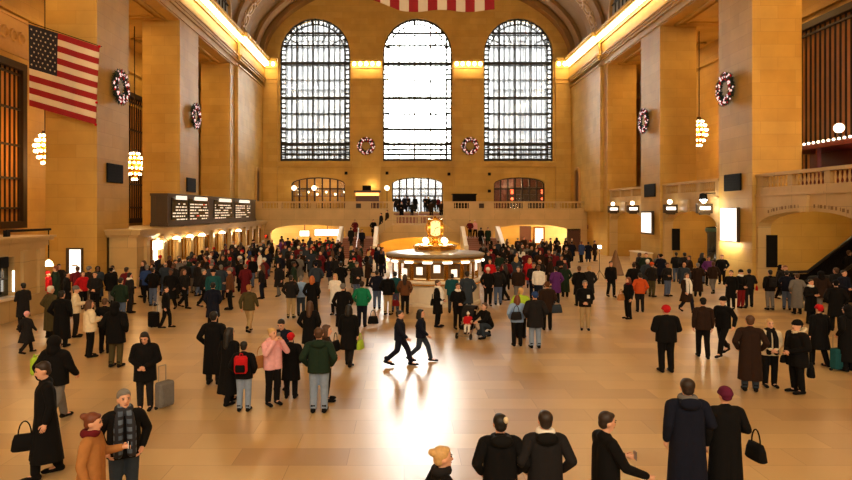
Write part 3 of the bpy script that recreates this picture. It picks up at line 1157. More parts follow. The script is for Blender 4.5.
for yy in (Y1 - .25, Y1 - 1.35, Y1 - 3.95, Y1 - 4.4):
    p = MB()
    p.box(X1 - .05, X1 + .14, yy - .2, yy + .2, .85, ZT - .55)
    p.build('pilaster', M['marble_wall'], box2)
for hh in hol:
    p = MB()
    p.box(X1 - .35, X1 - .25, hh[0][0], hh[1][0], .95, 2.45)
    p.build('dark_window', M['screen_glass'], box2)
    p = MB()
    p.box(X1 - .1, X1 + .25, hh[0][0], hh[1][0], .85, .96)
    p.build('counter', M['white_stone'], box2)
mo = empty('monitor', (X1 + .02, Y1 - 2.7, 2.1))
tag(mo, 'small dark monitor in the ticket booth window at the left edge', 'monitor')
p = MB()
p.rbox(-.12, .1, -.28, .28, -.02, .38, .03)
p.build('screen', M['black'], mo)
p = MB()
p.tube((0, 0, -.02), (0, 0, -.42), .03)
p.box(-.1, .1, -.15, .15, -.46, -.42)
p.build('stand', M['silver'], mo)
m2 = MB()
m2.box(X1 - .06, X1 + .0, Y1 - 1.95, Y1 - 1.9, 1.1, 1.9)
tag(m2.build('light_tube', M['tube']), 'thin upright white light strip in the ticket booth window', 'light')
pl = empty('pendant_lamp', (X1 - .1, Y1 + .62, 0))
tag(pl, 'white dome pendant lamp hanging from the ticket booth roof arm', 'lamp')
p = MB()
p.path([(-.3, -2.4, 3.42), (0.03, .1, 3.42)], .05, 6)
p.path([(0, 0, 3.4), (0, 0, 2.2)], .025, 6)
p.box(-.36, -.2, -2.5, -2.3, ZT, 3.45)
p.build('arm', M['black'], pl)
p = MB()
p.lathe([(.0, .27), (.05, .26), (.14, .17), (.19, .03), (.2, 0), (0, .02)], (0, 0, 1.86), 16)
p.build('shade', M['globe'], pl, True)
light('pendant glow', 'POINT', (X1 - .1, Y1 + .62, 1.75), 20, (1, .8, .5), .1)

# ------------------------------------------------------------------ posters, speakers, signs
def lit_poster(name, label, cat, x, s, y0, y1, z0, z1, m, frame=.12):
    o = empty(name, (x, (y0 + y1) / 2, (z0 + z1) / 2))
    tag(o, label, cat)
    h_, v_ = (y1 - y0) / 2, (z1 - z0) / 2
    p = MB()
    p.box(min(0, s * .18), max(0, s * .18), -h_, h_, -v_, v_)
    p.build('frame', M['board_case'], o)
    p = MB()
    p.box(min(s * .17, s * .2), max(s * .17, s * .2), -h_ + frame, h_ - frame, -v_ + frame, v_ - frame)
    p.build('poster', m, o)
    return o


lit_poster('light_box', 'large glowing white poster on the nearest right pier', 'poster', XR - .06, -1, 35.85, 37.75, 2.42, 4.4, M['poster_light'], .05)
lit_poster('light_box', 'narrow glowing white poster on the second right pier', 'poster', XR - .06, -1, 48.15, 50.35, 2.4, 4.2, M['poster_light'], .14)
o = empty('light_box', (0, 33.2, 0))
tag(o, 'tall glowing white poster with dark frame on the base of the nearest left pier', 'poster')
a, b = at(66, 248, 33.2), at(82, 275, 33.2)
p = MB()
p.box(a.x, b.x, -.02, .16, b.z, a.z)
p.build('frame', M['board_case'], o)
p = MB()
p.box(a.x + .2, b.x - .06, -.05, -.01, b.z + .08, a.z - .08)
p.build('poster', M['poster_light'], o)
p = MB()
p.mi = 0
p.box((a.x + b.x) / 2 - .08, (a.x + b.x) / 2 + .22, -.06, -.045, a.z - .95, a.z - .88)
p.build('printing', mat('pale yellow print', (226, 214, 130), .8), o)


def speaker(label, px0, px1, py0, py1, x, s):
    ya, yb_ = sorted((F * x / (px0 - CXP), F * x / (px1 - CXP)))
    ym = (ya + yb_) / 2
    z1 = EYE - (py0 - HZ) * ym / F
    z0 = EYE - (py1 - HZ) * ym / F
    p = MB()
    p.rbox(min(x, x + s * .09), max(x, x + s * .09), ya, yb_, z0, z1, .04)
    for k in range(6):
        zz = z0 + (z1 - z0) * (k + .7) / 6.4
        p.box(min(x + s * .08, x + s * .11), max(x + s * .08, x + s * .11), ya + .1, yb_ - .1, zz, zz + .04)
    tag(p.build('loudspeaker', M['black']), label, 'loudspeaker')


speaker('black square loudspeaker panel on the nearest left pier', 106, 122, 164, 183, XL, 1)
speaker('black square loudspeaker panel on the second left pier', 186, 195, 178, 192, XL, 1)
speaker('black square loudspeaker panel on the nearest right pier', 725, 742, 174, 191, XR, -1)
speaker('black square loudspeaker panel on the second right pier', 645, 656, 184, 197, XR, -1)
for (px, py, lab) in ((346, 173, 'tiny black wall speaker right of the cafe window arch'), (387, 173, 'tiny black wall speaker left of the street doors'), (449, 174, 'tiny black wall speaker right of the street doors'),
                      (489.5, 174, 'tiny black wall speaker above left of the shop window'), (489.5, 191, 'tiny black wall speaker left of the shop window, lower one')):
    c = at(px, py, YW - .2)
    p = MB()
    p.rbox(c.x - .16, c.x + .16, c.y - .05, c.y + .22, c.z - .16, c.z + .16, .03)
    tag(p.build('wall_speaker', M['black']), lab, 'loudspeaker')
# gate signs
for i, (px, lab) in enumerate(((613.5, 'projecting lit gate sign nearest the far end of the right wall'), (633, 'projecting lit gate sign beside the second right pier, far side'),
                               (670.5, 'projecting lit gate sign beside the second right pier, near side'), (704.5, 'projecting lit gate sign closest to the large white poster'))):
    xs = 18.75
    Yg = F * xs / (px - CXP)
    o = empty('gate_sign', (xs, Yg, 4.42))
    tag(o, lab, 'sign', 'gate signs along the right wall')
    p = MB()
    p.rbox(-.5, .48, -.14, .14, -.36, .24, .03)
    p.box(-.3, .3, -.1, .1, -.46, -.36)
    p.build('case', M['board_case'], o)
    p = MB()
    p.box(-.34, .3, -.17, -.13, -.14, .06)
    p.build('lit_panel', M['tube'], o)
    p = MB()
    p.ball((-.05, 0, .42), .17, 12, 8)
    p.build('globe', M['globe'], o, True)
    p = MB()
    p.tube((-.05, 0, .2), (-.05, 0, .3), .05)
    p.build('lamp_base', M['brass'], o)
# exit signs
for (px, py, Y, lab) in ((592, 227, 65.6, 'red lit exit sign on the wall right of the right arch'), (263.5, 236.5, 65.6, 'red lit exit sign on the wall left of the left arch')):
    c = at(px, py, Y)
    o = empty('exit_sign', c)
    tag(o, lab, 'sign')
    p = MB()
    p.box(-.45, .45, 0, .12, -.2, .2)
    p.box(-.04, .04, .1, .45, -.04, .04)
    p.build('case', M['red_wood'], o)
    cu = bpy.data.curves.new('lettering', 'FONT')
    cu.body = 'EXIT'
    cu.size = .34
    cu.align_x = 'CENTER'
    cu.align_y = 'CENTER'
    cu.extrude = .01
    t = bpy.data.objects.new('lettering', cu)
    COL.objects.link(t)
    cu.materials.append(M['exit_red'])
    bpy.context.view_layer.update()
    me = bpy.data.meshes.new_from_object(t.evaluated_get(bpy.context.evaluated_depsgraph_get()))
    bpy.data.objects.remove(t)
    t = inst('lettering', me, o)
    t.rotation_euler = (R(90), 0, 0)
    t.location = (0, -.015, 0)
    light('exit glow', 'POINT', (c.x, c.y - .35, c.z), 14, (1, .12, .03), .1)

# ------------------------------------------------------------------ wreaths
def wreath_parts():
    rnd = random.Random(3)
    root = empty('christmas_wreath')
    f = MB()
    f.torus((0, 0, 0), .66, .17, 30, 8, lambda p: Vector((p.x, p.z, p.y)))
    for i in range(520):
        a, b = rnd.random() * 6.283, rnd.random() * 6.283
        rr = .16
        c = Vector(((.66 + rr * math.cos(b)) * math.cos(a), rr * math.sin(b), (.66 + rr * math.cos(b)) * math.sin(a)))
        n = Vector((math.cos(b) * math.cos(a), math.sin(b), math.cos(b) * math.sin(a)))
        q = (n + Vector((rnd.uniform(-.8, .8), rnd.uniform(-.5, .5), rnd.uniform(-.8, .8)))).normalized()
        f.tube(c, c + q * .16, .028, .004, 4, False)
    f.build('foliage', M['leaf'], root)
    bm1 = MB().ball((0, 0, 0), .066, 8, 6).mesh('ornament', [M['red_ball']], True)
    bm2 = MB().ball((0, 0, 0), .058, 8, 6).mesh('lamp', [M['white_ball']], True)
    for i in range(76):
        a = i * 2.399 + rnd.uniform(-.1, .1)
        b = rnd.uniform(-2.75, -.25)
        p = Vector(((.66 + .2 * math.cos(b)) * math.cos(a), .2 * math.sin(b), (.66 + .2 * math.cos(b)) * math.sin(a)))
        inst('ornament' if i % 5 < 2 else 'lamp', bm1 if i % 5 < 2 else bm2, root, None, p)
    h_ = MB()
    h_.tube((0, 0, .66), (0, .38, .66), .02)
    h_.build('hook', M['bronze'], root)
    return root


W0 = wreath_parts()
WR = [((725, 89), XR - .26, None, R(-90), 'nearest the viewer, on the right pier', 1.0), ((643.5, 121), XR - .26, None, R(-90), 'on the second right pier', 1.0),
      ((121, 87), XL + .26, None, R(90), 'on the nearest left pier above the flag corner', 1.0), ((196, 116), XL + .26, None, R(90), 'on the second left pier', 1.0),
      ((366, 146), None, YW - .46, 0, 'on the end wall left of the middle window', 1.02), ((470, 146), None, YW - .46, 0, 'on the end wall right of the middle window', 1.02)]
for i, ((px, py), x, y, rz, lab, sc) in enumerate(WR):
    o = W0 if i == 0 else copy_tree(W0)
    Y = y if y else F * x / (px - CXP)
    c = at(px, py, Y)
    o.location = c
    o.rotation_euler = (0, 0, rz)
    o.scale = (sc * 1.1, sc * .62, sc * 1.1)
    tag(o, 'wreath with red and white lights, ' + lab, 'wreath', 'holiday wreaths on the walls')

# ------------------------------------------------------------------ flags
def star(m_, c, r, fn):
    pts = []
    for k in range(10):
        a = math.pi / 2 + k * math.pi / 5
        q = r if k % 2 == 0 else r * .42
        pts.append(fn(c[0] + q * math.cos(a), c[1] + q * math.sin(a)))
    cc = fn(*c)
    m_.add([cc] + pts, [(0, 1 + k, 1 + (k + 1) % 10) for k in range(10)])


# side flag: stripes run along u (0..1), v is down (0..1)
wav = lambda u, v: .10 * math.sin(u * 9 + v * 2) * (.3 + u) + .05 * math.sin(u * 21 + v)
TL, TR, BL_, BRr = at(28.5, 24, 32.6), at(98.5, 46, 32.6), at(28.5, 105.5, 32.6), at(97, 125, 32.6)


def ff(u, v, off=0):
    a = TL.lerp(TR, u)
    b = BL_.lerp(BRr, u)
    p = a.lerp(b, v)
    return (p.x, p.y + wav(u, v) + off, p.z)


f = MB()
NU = 26
for r in range(13):
    for i in range(NU):
        u0, u1, v0, v1 = i / NU, (i + 1) / NU, r / 13, (r + 1) / 13
        f.mi = 2 if (r < 7 and u1 <= .4231) else (0 if r % 2 == 0 else 1)
        for off in (0, .03):
            f.add([ff(u0, v0, off), ff(u1, v0, off), ff(u1, v1, off), ff(u0, v1, off)], [(0, 1, 2, 3)])
f.mi = 1
for r in range(9):
    for q in range(6 if r % 2 == 0 else 5):
        u = .4231 * ((q * 2 + (1 if r % 2 == 0 else 2)) / 12)
        v = 7 / 13 * (r + 1) / 10
        star(f, (u, v), .016, lambda a, b: ff(a, u * 0 + b, -.02))
fo = f.build('flag', [M['flag_red'], M['flag_white'], M['flag_blue']], None)
tag(fo, 'striped flag with white stars hung aslant on the left pier', 'flag')
p = MB()
for v in (0, .72, 1):
    q = Vector(ff(1, v))
    p.ball(q, .07, 8, 6)
p.build('red_clip', M['red_ball'], fo)
p = MB()
p.path([Vector(ff(0, 0)) + Vector((0, 0, .1)), Vector(ff(1, 0)) + Vector((.1, .05, .0))], .02)
p.build('cord', M['black'], fo)
# hanging centre flag: stripes vertical
cA, cB = at(371, 0, 30), at(494, 0, 30)
f = MB()
NV2 = 18
ztopf, zbot = 23.2, 13.64


def fc(u, v, off=0):
    x = cA.x + (cB.x - cA.x) * u
    lift = .5 * max(0, (.24 - u) / .24) ** 1.3 + .04 * (2 * u - 1.2) ** 2
    z = ztopf + (zbot + lift - ztopf) * v
    return (x, 30 + .18 * math.sin(u * 14 + v * 3) * v + off, z)


for r in range(13):
    for s_ in range(3):
        for i in range(NV2):
            u0, u1 = (r + s_ / 3) / 13, (r + (s_ + 1) / 3) / 13
            v0, v1 = i / NV2, (i + 1) / NV2
            f.mi = 2 if (r < 7 and v1 <= .39) else (0 if r % 2 == 0 else 1)
            for off in (0, .03):
                f.add([fc(u0, v0, off), fc(u1, v0, off), fc(u1, v1, off), fc(u0, v1, off)], [(0, 1, 2, 3)])
f.mi = 1
for r in range(9):
    for q in range(6 if r % 2 == 0 else 5):
        v = .39 * ((q * 2 + (1 if r % 2 == 0 else 2)) / 12)
        star(f, (7 / 13 * (r + 1) / 10, v), .014, lambda a, b: fc(a, b, -.02))
fo = f.build('flag', [M['flag_red'], M['flag_white'], M['flag_blue']], None)
tag(fo, 'large striped flag hanging from the vault over the information booth', 'flag')
p = MB()
p.path([(cA.x - .2, 30, ztopf + .03), (cB.x + .2, 30, ztopf + .03)], .05)
p.path([(cA.x + .4, 30, ztopf), (cA.x + .4, 30, 30.6)], .015)
p.path([(cB.x - .4, 30, ztopf), (cB.x - .4, 30, 30.6)], .015)
p.build('pole', M['bronze'], fo)

# ------------------------------------------------------------------ chandeliers
def chandelier(loc, label, power, r=.62, h=1.15, top=ZS):
    o = empty('chandelier', loc)
    tag(o, label, 'chandelier', 'bulb chandeliers in the side aisles')
    p = MB()
    p.tube((0, 0, h * .9), (0, 0, top - loc[2]), .04, .04, 8)
    p.lathe([(.0, h * 1.02), (.14, h), (.2, h * .85), (.1, h * .7), (0, h * .7)], n=12)
    p.build('stem', M['bronze'], o)
    p = MB()
    p.lathe([(0, -h), (.12, -h * .93), (.2, -h * .75), (r * .62, -h * .5), (r * .85, 0), (r * .62, h * .5), (.2, h * .75), (.05, h * .8)], n=14)
    p.build('body', M['brass'], o, True)
    me = MB().ball((0, 0, 0), .085, 8, 6).mesh('bulb', [M['bulb']], True)
    for tier, (z, rr, n) in enumerate(((-h * .95, .16, 4), (-h * .62, r * .68, 9), (-h * .25, r * .98, 13), (h * .1, r * 1.05, 13), (h * .42, r * .85, 11), (h * .7, r * .5, 7))):
        for k_ in range(n):
            a = 2 * math.pi * (k_ + .5 * (tier % 2)) / n
            inst('bulb', me, o, None, (rr * math.cos(a), rr * math.sin(a), z))
    for q in range(4):
        a = math.pi / 4 + q * math.pi / 2
        light('chandelier glow', 'POINT', (loc[0] + .85 * math.cos(a), loc[1] + .85 * math.sin(a), loc[2]), power / 4, (1, .58, .2), .3)


PW_CH = 400
chandelier((-19.75, 35.0, 7.7), 'glowing bulb chandelier at the left edge below the flag, half hidden by the pier', PW_CH, .5, .9)
chandelier((-20.0, 47.2, 7.65), 'glowing bulb chandelier in the gap right of the nearest left pier', PW_CH)
chandelier((22.5, 48.5, 10.25), 'glowing bulb chandelier high in the gap between the right piers', PW_CH * .7, .55, 1.1)
chandelier((22.4, 31.0 - 2.4, 10.2), 'glowing bulb chandelier just outside the frame on the right balcony', PW_CH)
chandelier((-20.0, 22.6, 7.6), 'glowing bulb chandelier outside the frame on the left', PW_CH)

# ------------------------------------------------------------------ information booth
BX, BY = 1.45, 29.7
bo = empty('information_booth', (BX, BY, 0))
tag(bo, 'round marble and brass information booth with a golden clock on top', 'information booth')
p = MB()
p.lathe([(2.12, 0), (2.12, .12), (2.06, .16), (2.06, .98), (2.0, .98), (2.0, 0), (2.12, 0)], n=48)
p.build('base', M['white_stone'], bo)
p = MB()
p.lathe([(1.75, 1.0), (2.2, 1.0), (2.24, 1.06), (2.2, 1.14), (1.75, 1.14), (1.75, 1.0)], n=48)
p.build('counter', M['white_stone'], bo)
p = MB()
p.lathe([(2.22, .94), (2.26, .97), (2.22, 1.0), (2.1, 1.0), (2.1, .94), (2.22, .94)], n=48)
p.build('counter_band', M['brass'], bo)
for k_ in range(16):
    a = 2 * math.pi * (k_ + .5) / 16
    p = MB()
    x, y = 1.98 * math.cos(a), 1.98 * math.sin(a)
    p.tube((x, y, 1.14), (x, y, 1.95), .04, .04, 8)
    p.build('post', M['brass'], bo)
    b = 2 * math.pi * (k_ + 1.0) / 16
    ca, sa = math.cos(b), math.sin(b)
    p = MB()
    fn = lambda u, v, q: ((1.94 + q) * ca - u * sa, (1.94 + q) * sa + u * ca, v)
    p.slab([(-.34, 1.14), (.34, 1.14), (.34, 1.93), (-.34, 1.93)], [[(-.3, 1.18), (.3, 1.18), (.3, 1.88), (-.3, 1.88)]], fn, .04)
    w_ = p.build('window_frame', M['brass'], bo)
    p = MB()
    p.prism([(-.3, 1.18), (.3, 1.18), (.3, 1.88), (-.3, 1.88)], lambda u, v, q: fn(u, v, -.5 + q), .02)
    p.build('backdrop', M['booth_glass_dark'], w_)
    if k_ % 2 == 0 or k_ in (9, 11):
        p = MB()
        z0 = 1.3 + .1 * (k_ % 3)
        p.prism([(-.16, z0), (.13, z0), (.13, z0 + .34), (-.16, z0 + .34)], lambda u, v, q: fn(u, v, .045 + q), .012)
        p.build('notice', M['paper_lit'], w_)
p = MB()
p.lathe([(1.95, 1.93), (2.2, 1.95), (2.24, 2.02), (2.24, 2.16), (2.3, 2.18), (2.3, 2.25), (2.1, 2.3), (1.0, 2.4), (0, 2.42), (0, 1.93), (1.95, 1.93)], n=48)
p.build('canopy', mat('grey booth roof', (150, 138, 118), .3), bo, True)
p = MB()
p.lathe([(2.245, 2.03), (2.27, 2.05), (2.27, 2.13), (2.245, 2.15), (2.2, 2.1), (2.245, 2.03)], n=48)
p.build('canopy_band', M['brass'], bo)
for k_ in range(16):
    b = 2 * math.pi * (k_ + .5) / 16
    ca, sa = math.cos(b), math.sin(b)
    p = MB()
    fn = lambda u, v, q: ((2.2 + q) * ca - u * sa, (2.2 + q) * sa + u * ca, v)
    p.prism([(-.19, 1.91), (.19, 1.91), (.22, 1.99), (-.22, 1.99)], fn, .07)
    p.build('light_panel', M['tube'], bo)
p = MB()
p.lathe([(.95, 2.36), (.95, 2.5), (1.02, 2.52), (1.02, 2.6), (.9, 2.64), (0, 2.66)], n=32)
p.build('drum', M['brass'], bo)
for k_ in range(4):
    a = math.pi / 4 + k_ * math.pi / 2
    p = MB()
    p.ball((.62 * math.cos(a), .62 * math.sin(a), 2.82), .135, 14, 9)
    p.build('lamp_globe', M['globe'], bo, True)
    light('booth lamp', 'POINT', (BX + 1.05 * math.cos(a), BY + 1.05 * math.sin(a), 2.95), 9, (1, .8, .5), .1)
p = MB()
p.lathe([(.4, 2.62), (.4, 2.7), (.2, 2.76), (.13, 2.86), (.17, 2.94), (.1, 2.98), (0, 2.98)], n=20)
p.build('clock_stand', M['gold_metal'], bo, True)
ck = MB()
ck.ball((0, 0, 3.4), (.27, .27, .43), 20, 12)
ck.lathe([(.0, 4.02), (.03, 3.98), (.07, 3.9), (.12, 3.86), (.14, 3.8), (0, 3.78)], n=12)
clk = ck.build('clock', M['gold_metal'], bo, True)
for k_ in range(4):
    b = -math.pi / 2 + k_ * math.pi / 2
    ca, sa = math.cos(b), math.sin(b)
    fn = lambda u, v, q: ((.27 + q) * ca - u * sa, (.27 + q) * sa + u * ca, 3.4 + v)
    p = MB()
    p.prism([(.37 * math.cos(t * math.pi / 16), .37 * math.sin(t * math.pi / 16)) for t in range(32)], fn, .04)
    p.build('clock_face', M['opal'], clk)
    p = MB()
    n_ = 32
    ring = [(.43 * math.cos(t * 2 * math.pi / n_), .43 * math.sin(t * 2 * math.pi / n_)) for t in range(n_)]
    rin = [(.36 * math.cos(t * 2 * math.pi / n_), .36 * math.sin(t * 2 * math.pi / n_)) for t in range(n_)]
    p.slab(ring, [rin], lambda u, v, q: fn(u, v, -.05 + q), .12)
    p.build('bezel', M['gold_metal'], clk)
    p = MB()
    for t in range(12):
        a = t * math.pi / 6
        q0, q1, ww = .27, .33, .014
        d_ = (math.sin(a), math.cos(a))
        e_ = (d_[1], -d_[0])
        p.prism([(d_[0] * q0 - e_[0] * ww, d_[1] * q0 - e_[1] * ww), (d_[0] * q0 + e_[0] * ww, d_[1] * q0 + e_[1] * ww), (d_[0] * q1 + e_[0] * ww, d_[1] * q1 + e_[1] * ww), (d_[0] * q1 - e_[0] * ww, d_[1] * q1 - e_[1] * ww)], lambda u, v, q: fn(u, v, .04 + q), .01)
    for a, ln, ww in ((R(70), .2, .018), (R(200), .28, .013)):
        d_ = (math.sin(a), math.cos(a))
        e_ = (d_[1], -d_[0])
        p.prism([(-e_[0] * ww, -e_[1] * ww), (e_[0] * ww, e_[1] * ww), (d_[0] * ln + e_[0] * ww * .5, d_[1] * ln + e_[1] * ww * .5), (d_[0] * ln - e_[0] * ww * .5, d_[1] * ln - e_[1] * ww * .5)], lambda u, v, q: fn(u, v, .05 + q), .01)
    p.build('hands', M['bronze'], clk)
light('booth inside', 'POINT', (BX, BY, 1.7), 110, (1, .78, .45), .3)
light('booth clock glow', 'POINT', (BX, BY - 1.0, 3.4), 6, (1, .75, .35), .15)

# ------------------------------------------------------------------ escalator, kiosk and other right-hand things
es = empty('escalator', (0, 0, 0))
tag(es, 'dark escalator climbing to the right inside the nearest right arch', 'escalator')
ya_, yb2 = 29.2, 31.4
bx0, bx1, bz1 = 20.0, 26.6, 5.2
for (y, nm) in ((ya_, 'balustrade'), (yb2, 'balustrade')):
    p = MB()
    p.prism([(18.6, .0), (18.6, 1.05), (20.0, 1.1), (bx1, bz1 + 1.0), (bx1, bz1 - 1.2), (21.2, .0)], lambda u, v, q: (u, y + q, v), .22)
    bl = p.build(nm, mat('black escalator panel', (26, 22, 20), .25), es)
    h_ = MB()
    h_.path([(18.55, y + .1, .95), (18.7, y + .1, 1.15), (20.0, y + .1, 1.2), (bx1, y + .1, bz1 + 1.1)], .07, 8)
    h_.build('handrail', M['rubber'], bl)
    if y == ya_:
        l_ = MB()
        l_.path([(22.2, y - .02, 2.56), (bx1, y - .02, bz1 + .9)], .045, 6)
        l_.build('light_strip', M['tube'], bl)
p = MB()
for k_ in range(24):
    x = 20.0 + k_ * .27
    z = .1 + max(0, k_ - 1) * .172
    p.box(x, x + .27, ya_ + .22, yb2, z - .25, z)
p.box(18.6, 20.0, ya_ + .22, yb2, 0, .06)
p.build('steps', M['silver'], es)
ki = empty('kiosk', (20.25, 41.4, 0))
tag(ki, 'tall dark glass kiosk column standing in the right arch', 'kiosk')
p = MB()
p.lathe([(.55, 0), (.55, .3), (.48, .34), (.48, 2.75), (.55, 2.8), (.55, 3.15), (.0, 3.2)], n=20)
p.build('column', M['screen_glass'], ki, True)
p = MB()
p.lathe([(.57, 2.86), (.6, 2.9), (.6, 3.05), (.57, 3.1), (.57, 2.86)], n=20)
p.build('band', mat('green band', (60, 90, 70), .3), ki)
co = MB()
c = ground(615.5, 275)
co.lathe([(.0, 1.68), (.06, 1.6), (.3, .85), (.52, .06), (.54, 0)], (c.x, c.y, 0), 16)
tag(co.build('floor_cone', M['brown_cone'], None, True), 'brown cone shaped cover standing on the floor near the right arch', 'cone')
# video light on a stand
c = ground(599.5, 279)
vl = empty('video_light', (c.x, c.y, 0))
tag(vl, 'bright white photo lamp on a stand in front of the right arch', 'lamp')
p = MB()
p.tube((0, 0, .5), (0, 0, 1.9), .02)
for k_ in range(3):
    a = k_ * 2.094
    p.tube((0, 0, .55), (.35 * math.cos(a), .35 * math.sin(a), .01), .015)
p.build('stand', M['black'], vl)
p = MB()
p.rbox(-.12, .12, -.02, .12, 1.9, 2.1, .03)
p.build('lamp_head', M['black'], vl)
p = MB()
p.box(-.1, .1, -.05, -.02, 1.92, 2.08)
p.build('lamp_face', M['cool_lamp'], vl)
light('video lamp', 'SPOT', (c.x, c.y - .1, 2.0), 350, (.9, .95, 1), .1, rot=(R(48), 0, 0)).data.spot_size = R(80)
# ticket machines / counters along the right wall
p = MB()
c0 = at(628, 254, 56)
cnt = empty('counter', (18.3, 49.2, 0))
tag(cnt, 'small pale topped counter at the foot of the second right pier', 'counter')
p.box(-.4, .3, -1.6, 1.2, 0, 1.0)
p.build('body', M['marble_wall'], cnt)
p = MB()
p.box(-.46, .34, -1.66, 1.26, 1.0, 1.07)
p.build('top', M['white_stone'], cnt)
# glow lamp above the large poster
c = at(710, 196, 38.2)
sp = empty('spotlight', (18.3, 38.9, 5.0))
tag(sp, 'bright white spotlight above the large glowing poster', 'spotlight')
p = MB()
p.lathe([(.06, .3), (.2, .25), (.24, -.1), (0, -.1)], n=14)
p.build('housing', M['black'], sp)
p = MB()
p.ball((0, -.02, -.1), (.22, .22, .12), 12, 8)
p.build('lens', M['cool_lamp'], sp, True)
p = MB()
p.path([(0, 0, .25), (.75, 0, .3)], .03)
p.build('arm', M['black'], sp)
light('pier spotlight', 'POINT', (18.2, 38.6, 4.6), 90, (1, .85, .6), .2)

# bar on the right balcony
br = empty('balcony_bar', (0, 0, 0))
tag(br, 'dark red bar with a row of small lamps on the right balcony', 'bar')
p = MB()
p.box(22.2, 24.0, 26.0, 37.2, 4.98, 6.1)
p.build('counter', M['red_wood'], br)
p = MB()
p.box(22.0, 24.4, 26.0, 37.6, 7.55, 7.8)
p.box(24.0, 24.3, 26.0, 37.6, 4.98, 7.6)
for y in (28.0, 31.0, 34.0, 37.0):
    p.box(22.1, 22.3, y, y + .15, 4.98, 7.6)
p.build('canopy', M['red_wood'], br)
me = MB().ball((0, 0, 0), .07, 8, 6).mesh('bulb', [M['globe']], True)
for k_ in range(28):
    inst('bulb', me, br, None, (21.95, 26.5 + k_ * .4, 7.86))
p = MB()
p.box(23.6, 23.9, 30.4, 33.0, 6.2, 7.3)
p.build('shelf', M['paper_lit'], br)
light('bar glow', 'POINT', (21.6, 31, 8.4), 60, (1, .55, .25), .2)
# globe lamp on the balcony bar
def globe_lamp(loc, label, hpost, r=.28):
    o = empty('globe_lamp', loc)
    tag(o, label, 'lamp', 'globe lamps on the balconies')
    p = MB()
    p.lathe([(.16, 0), (.14, .06), (.04, .1), (.035, hpost - r), (.09, hpost - r * .8), (0, hpost - r * .7)], n=10)
    p.build('post', M['bronze'], o)
    p = MB()
    p.ball((0, 0, hpost), r, 14, 9)
    p.build('globe', M['globe'], o, True)


q = at(839, 139, 34.5)
globe_lamp((q.x, q.y, 7.8), 'globe lamp on the bar roof at the right edge', .9, .26)
for px, py, Y, lab in ((387, 188, 68.5, 'globe lamp on the balcony left of the street doors'), (294, 188, 70.6, 'globe lamp at the left end of the cafe window'), (314, 188, 70.6, 'globe lamp in the middle of the cafe window')):
    q = at(px, py, Y)
    globe_lamp((q.x, q.y, 4.1), lab, q.z - 4.1, .26)
# cafe bar and shop display on the west balcony
bc = empty('cafe_counter', (0, 0, 0))
tag(bc, 'lit cafe counter on the balcony below the left wreath', 'counter')
a, b = at(356, 200, 68.5), at(379, 186, 68.5)
p = MB()
p.box(a.x, b.x, 68.2, 69.0, 4.1, 6.2)
p.box(a.x - .2, b.x + .2, 68.0, 69.2, 6.2, 6.4)
p.build('counter', M['wood'], bc)
p = MB()
p.box(a.x, b.x, 68.1, 68.2, 5.85, 6.15)
p.build('light_strip', emit('orange light strip', (255, 170, 90), 3), bc)
p = MB()
p.box(a.x + .7, a.x + 1.6, 68.3, 68.9, 6.4, 6.95)
p.build('machine', M['black'], bc)
light('cafe counter glow', 'POINT', (a.x + 1.6, 70.6, 7.0), 50, (1, .7, .35), .15)
m2 = MB()
a, b = at(453, 200, 68), at(476, 195, 68)
m2.box(a.x, b.x, 67.8, 68.8, 4.1, 5.95)
m2.box(a.x - .1, b.x + .1, 67.7, 68.9, 5.95, 6.05)
tag(m2.build('service_counter', M['black']), 'black counter on the balcony below the right wreath', 'counter')
sd = empty('display_shelf', (0, 0, 0))
tag(sd, 'red lit display shelves inside the right low arched window', 'shelves')
a, b = at(508, 200, 73.5), at(544, 187, 73.5)
p = MB()
for z in (5.3, 6.1, 6.9):
    p.box(a.x, b.x, 73.2, 73.8, z, z + .1)
p.box(a.x, b.x, 73.8, 73.9, 4.1, 7.0)
p.build('shelf', M['wood'], sd)
p = MB()
for z in (5.6, 6.3, 6.6):
    p.ball((a.x + .4, 73.1, z), .16, 8, 6)
    p.ball((b.x - .3, 73.1, z), .14, 8, 6)
p.build('lamp', emit('red lamp', (255, 90, 50), 5), sd)
ds = empty('cafe_back_bar', (0, 0, 0))
tag(ds, 'back bar with rows of bottles and lamps inside the cafe window', 'bar')
p = MB()
a, b = at(293, 200, 74.5), at(345, 187, 74.5)
for z in (5.2, 5.9, 6.5):
    p.box(a.x, b.x, 74.3, 74.8, z, z + .08)
p.build('shelf', M['red_wood'], ds)
p = MB()
for k_ in range(30):
    x = a.x + .2 + (b.x - a.x - .4) * k_ / 29
    p.lathe([(.06, 0), (.06, .25), (.02, .32), (.02, .42)], (x, 74.5, 5.28 + .62 * (k_ % 3) if k_ % 3 else 5.28), 6)
p.build('bottles', M['silver'], ds)
tag(ds.children[-1], None, None, None, 'stuff')
p = MB()
for k_ in range(6):
    p.ball((a.x + .8 + k_ * 1.05, 74.1, 6.15 + .25 * (k_ % 2)), .13, 8, 6)
p.build('lamp', M['globe'], ds)

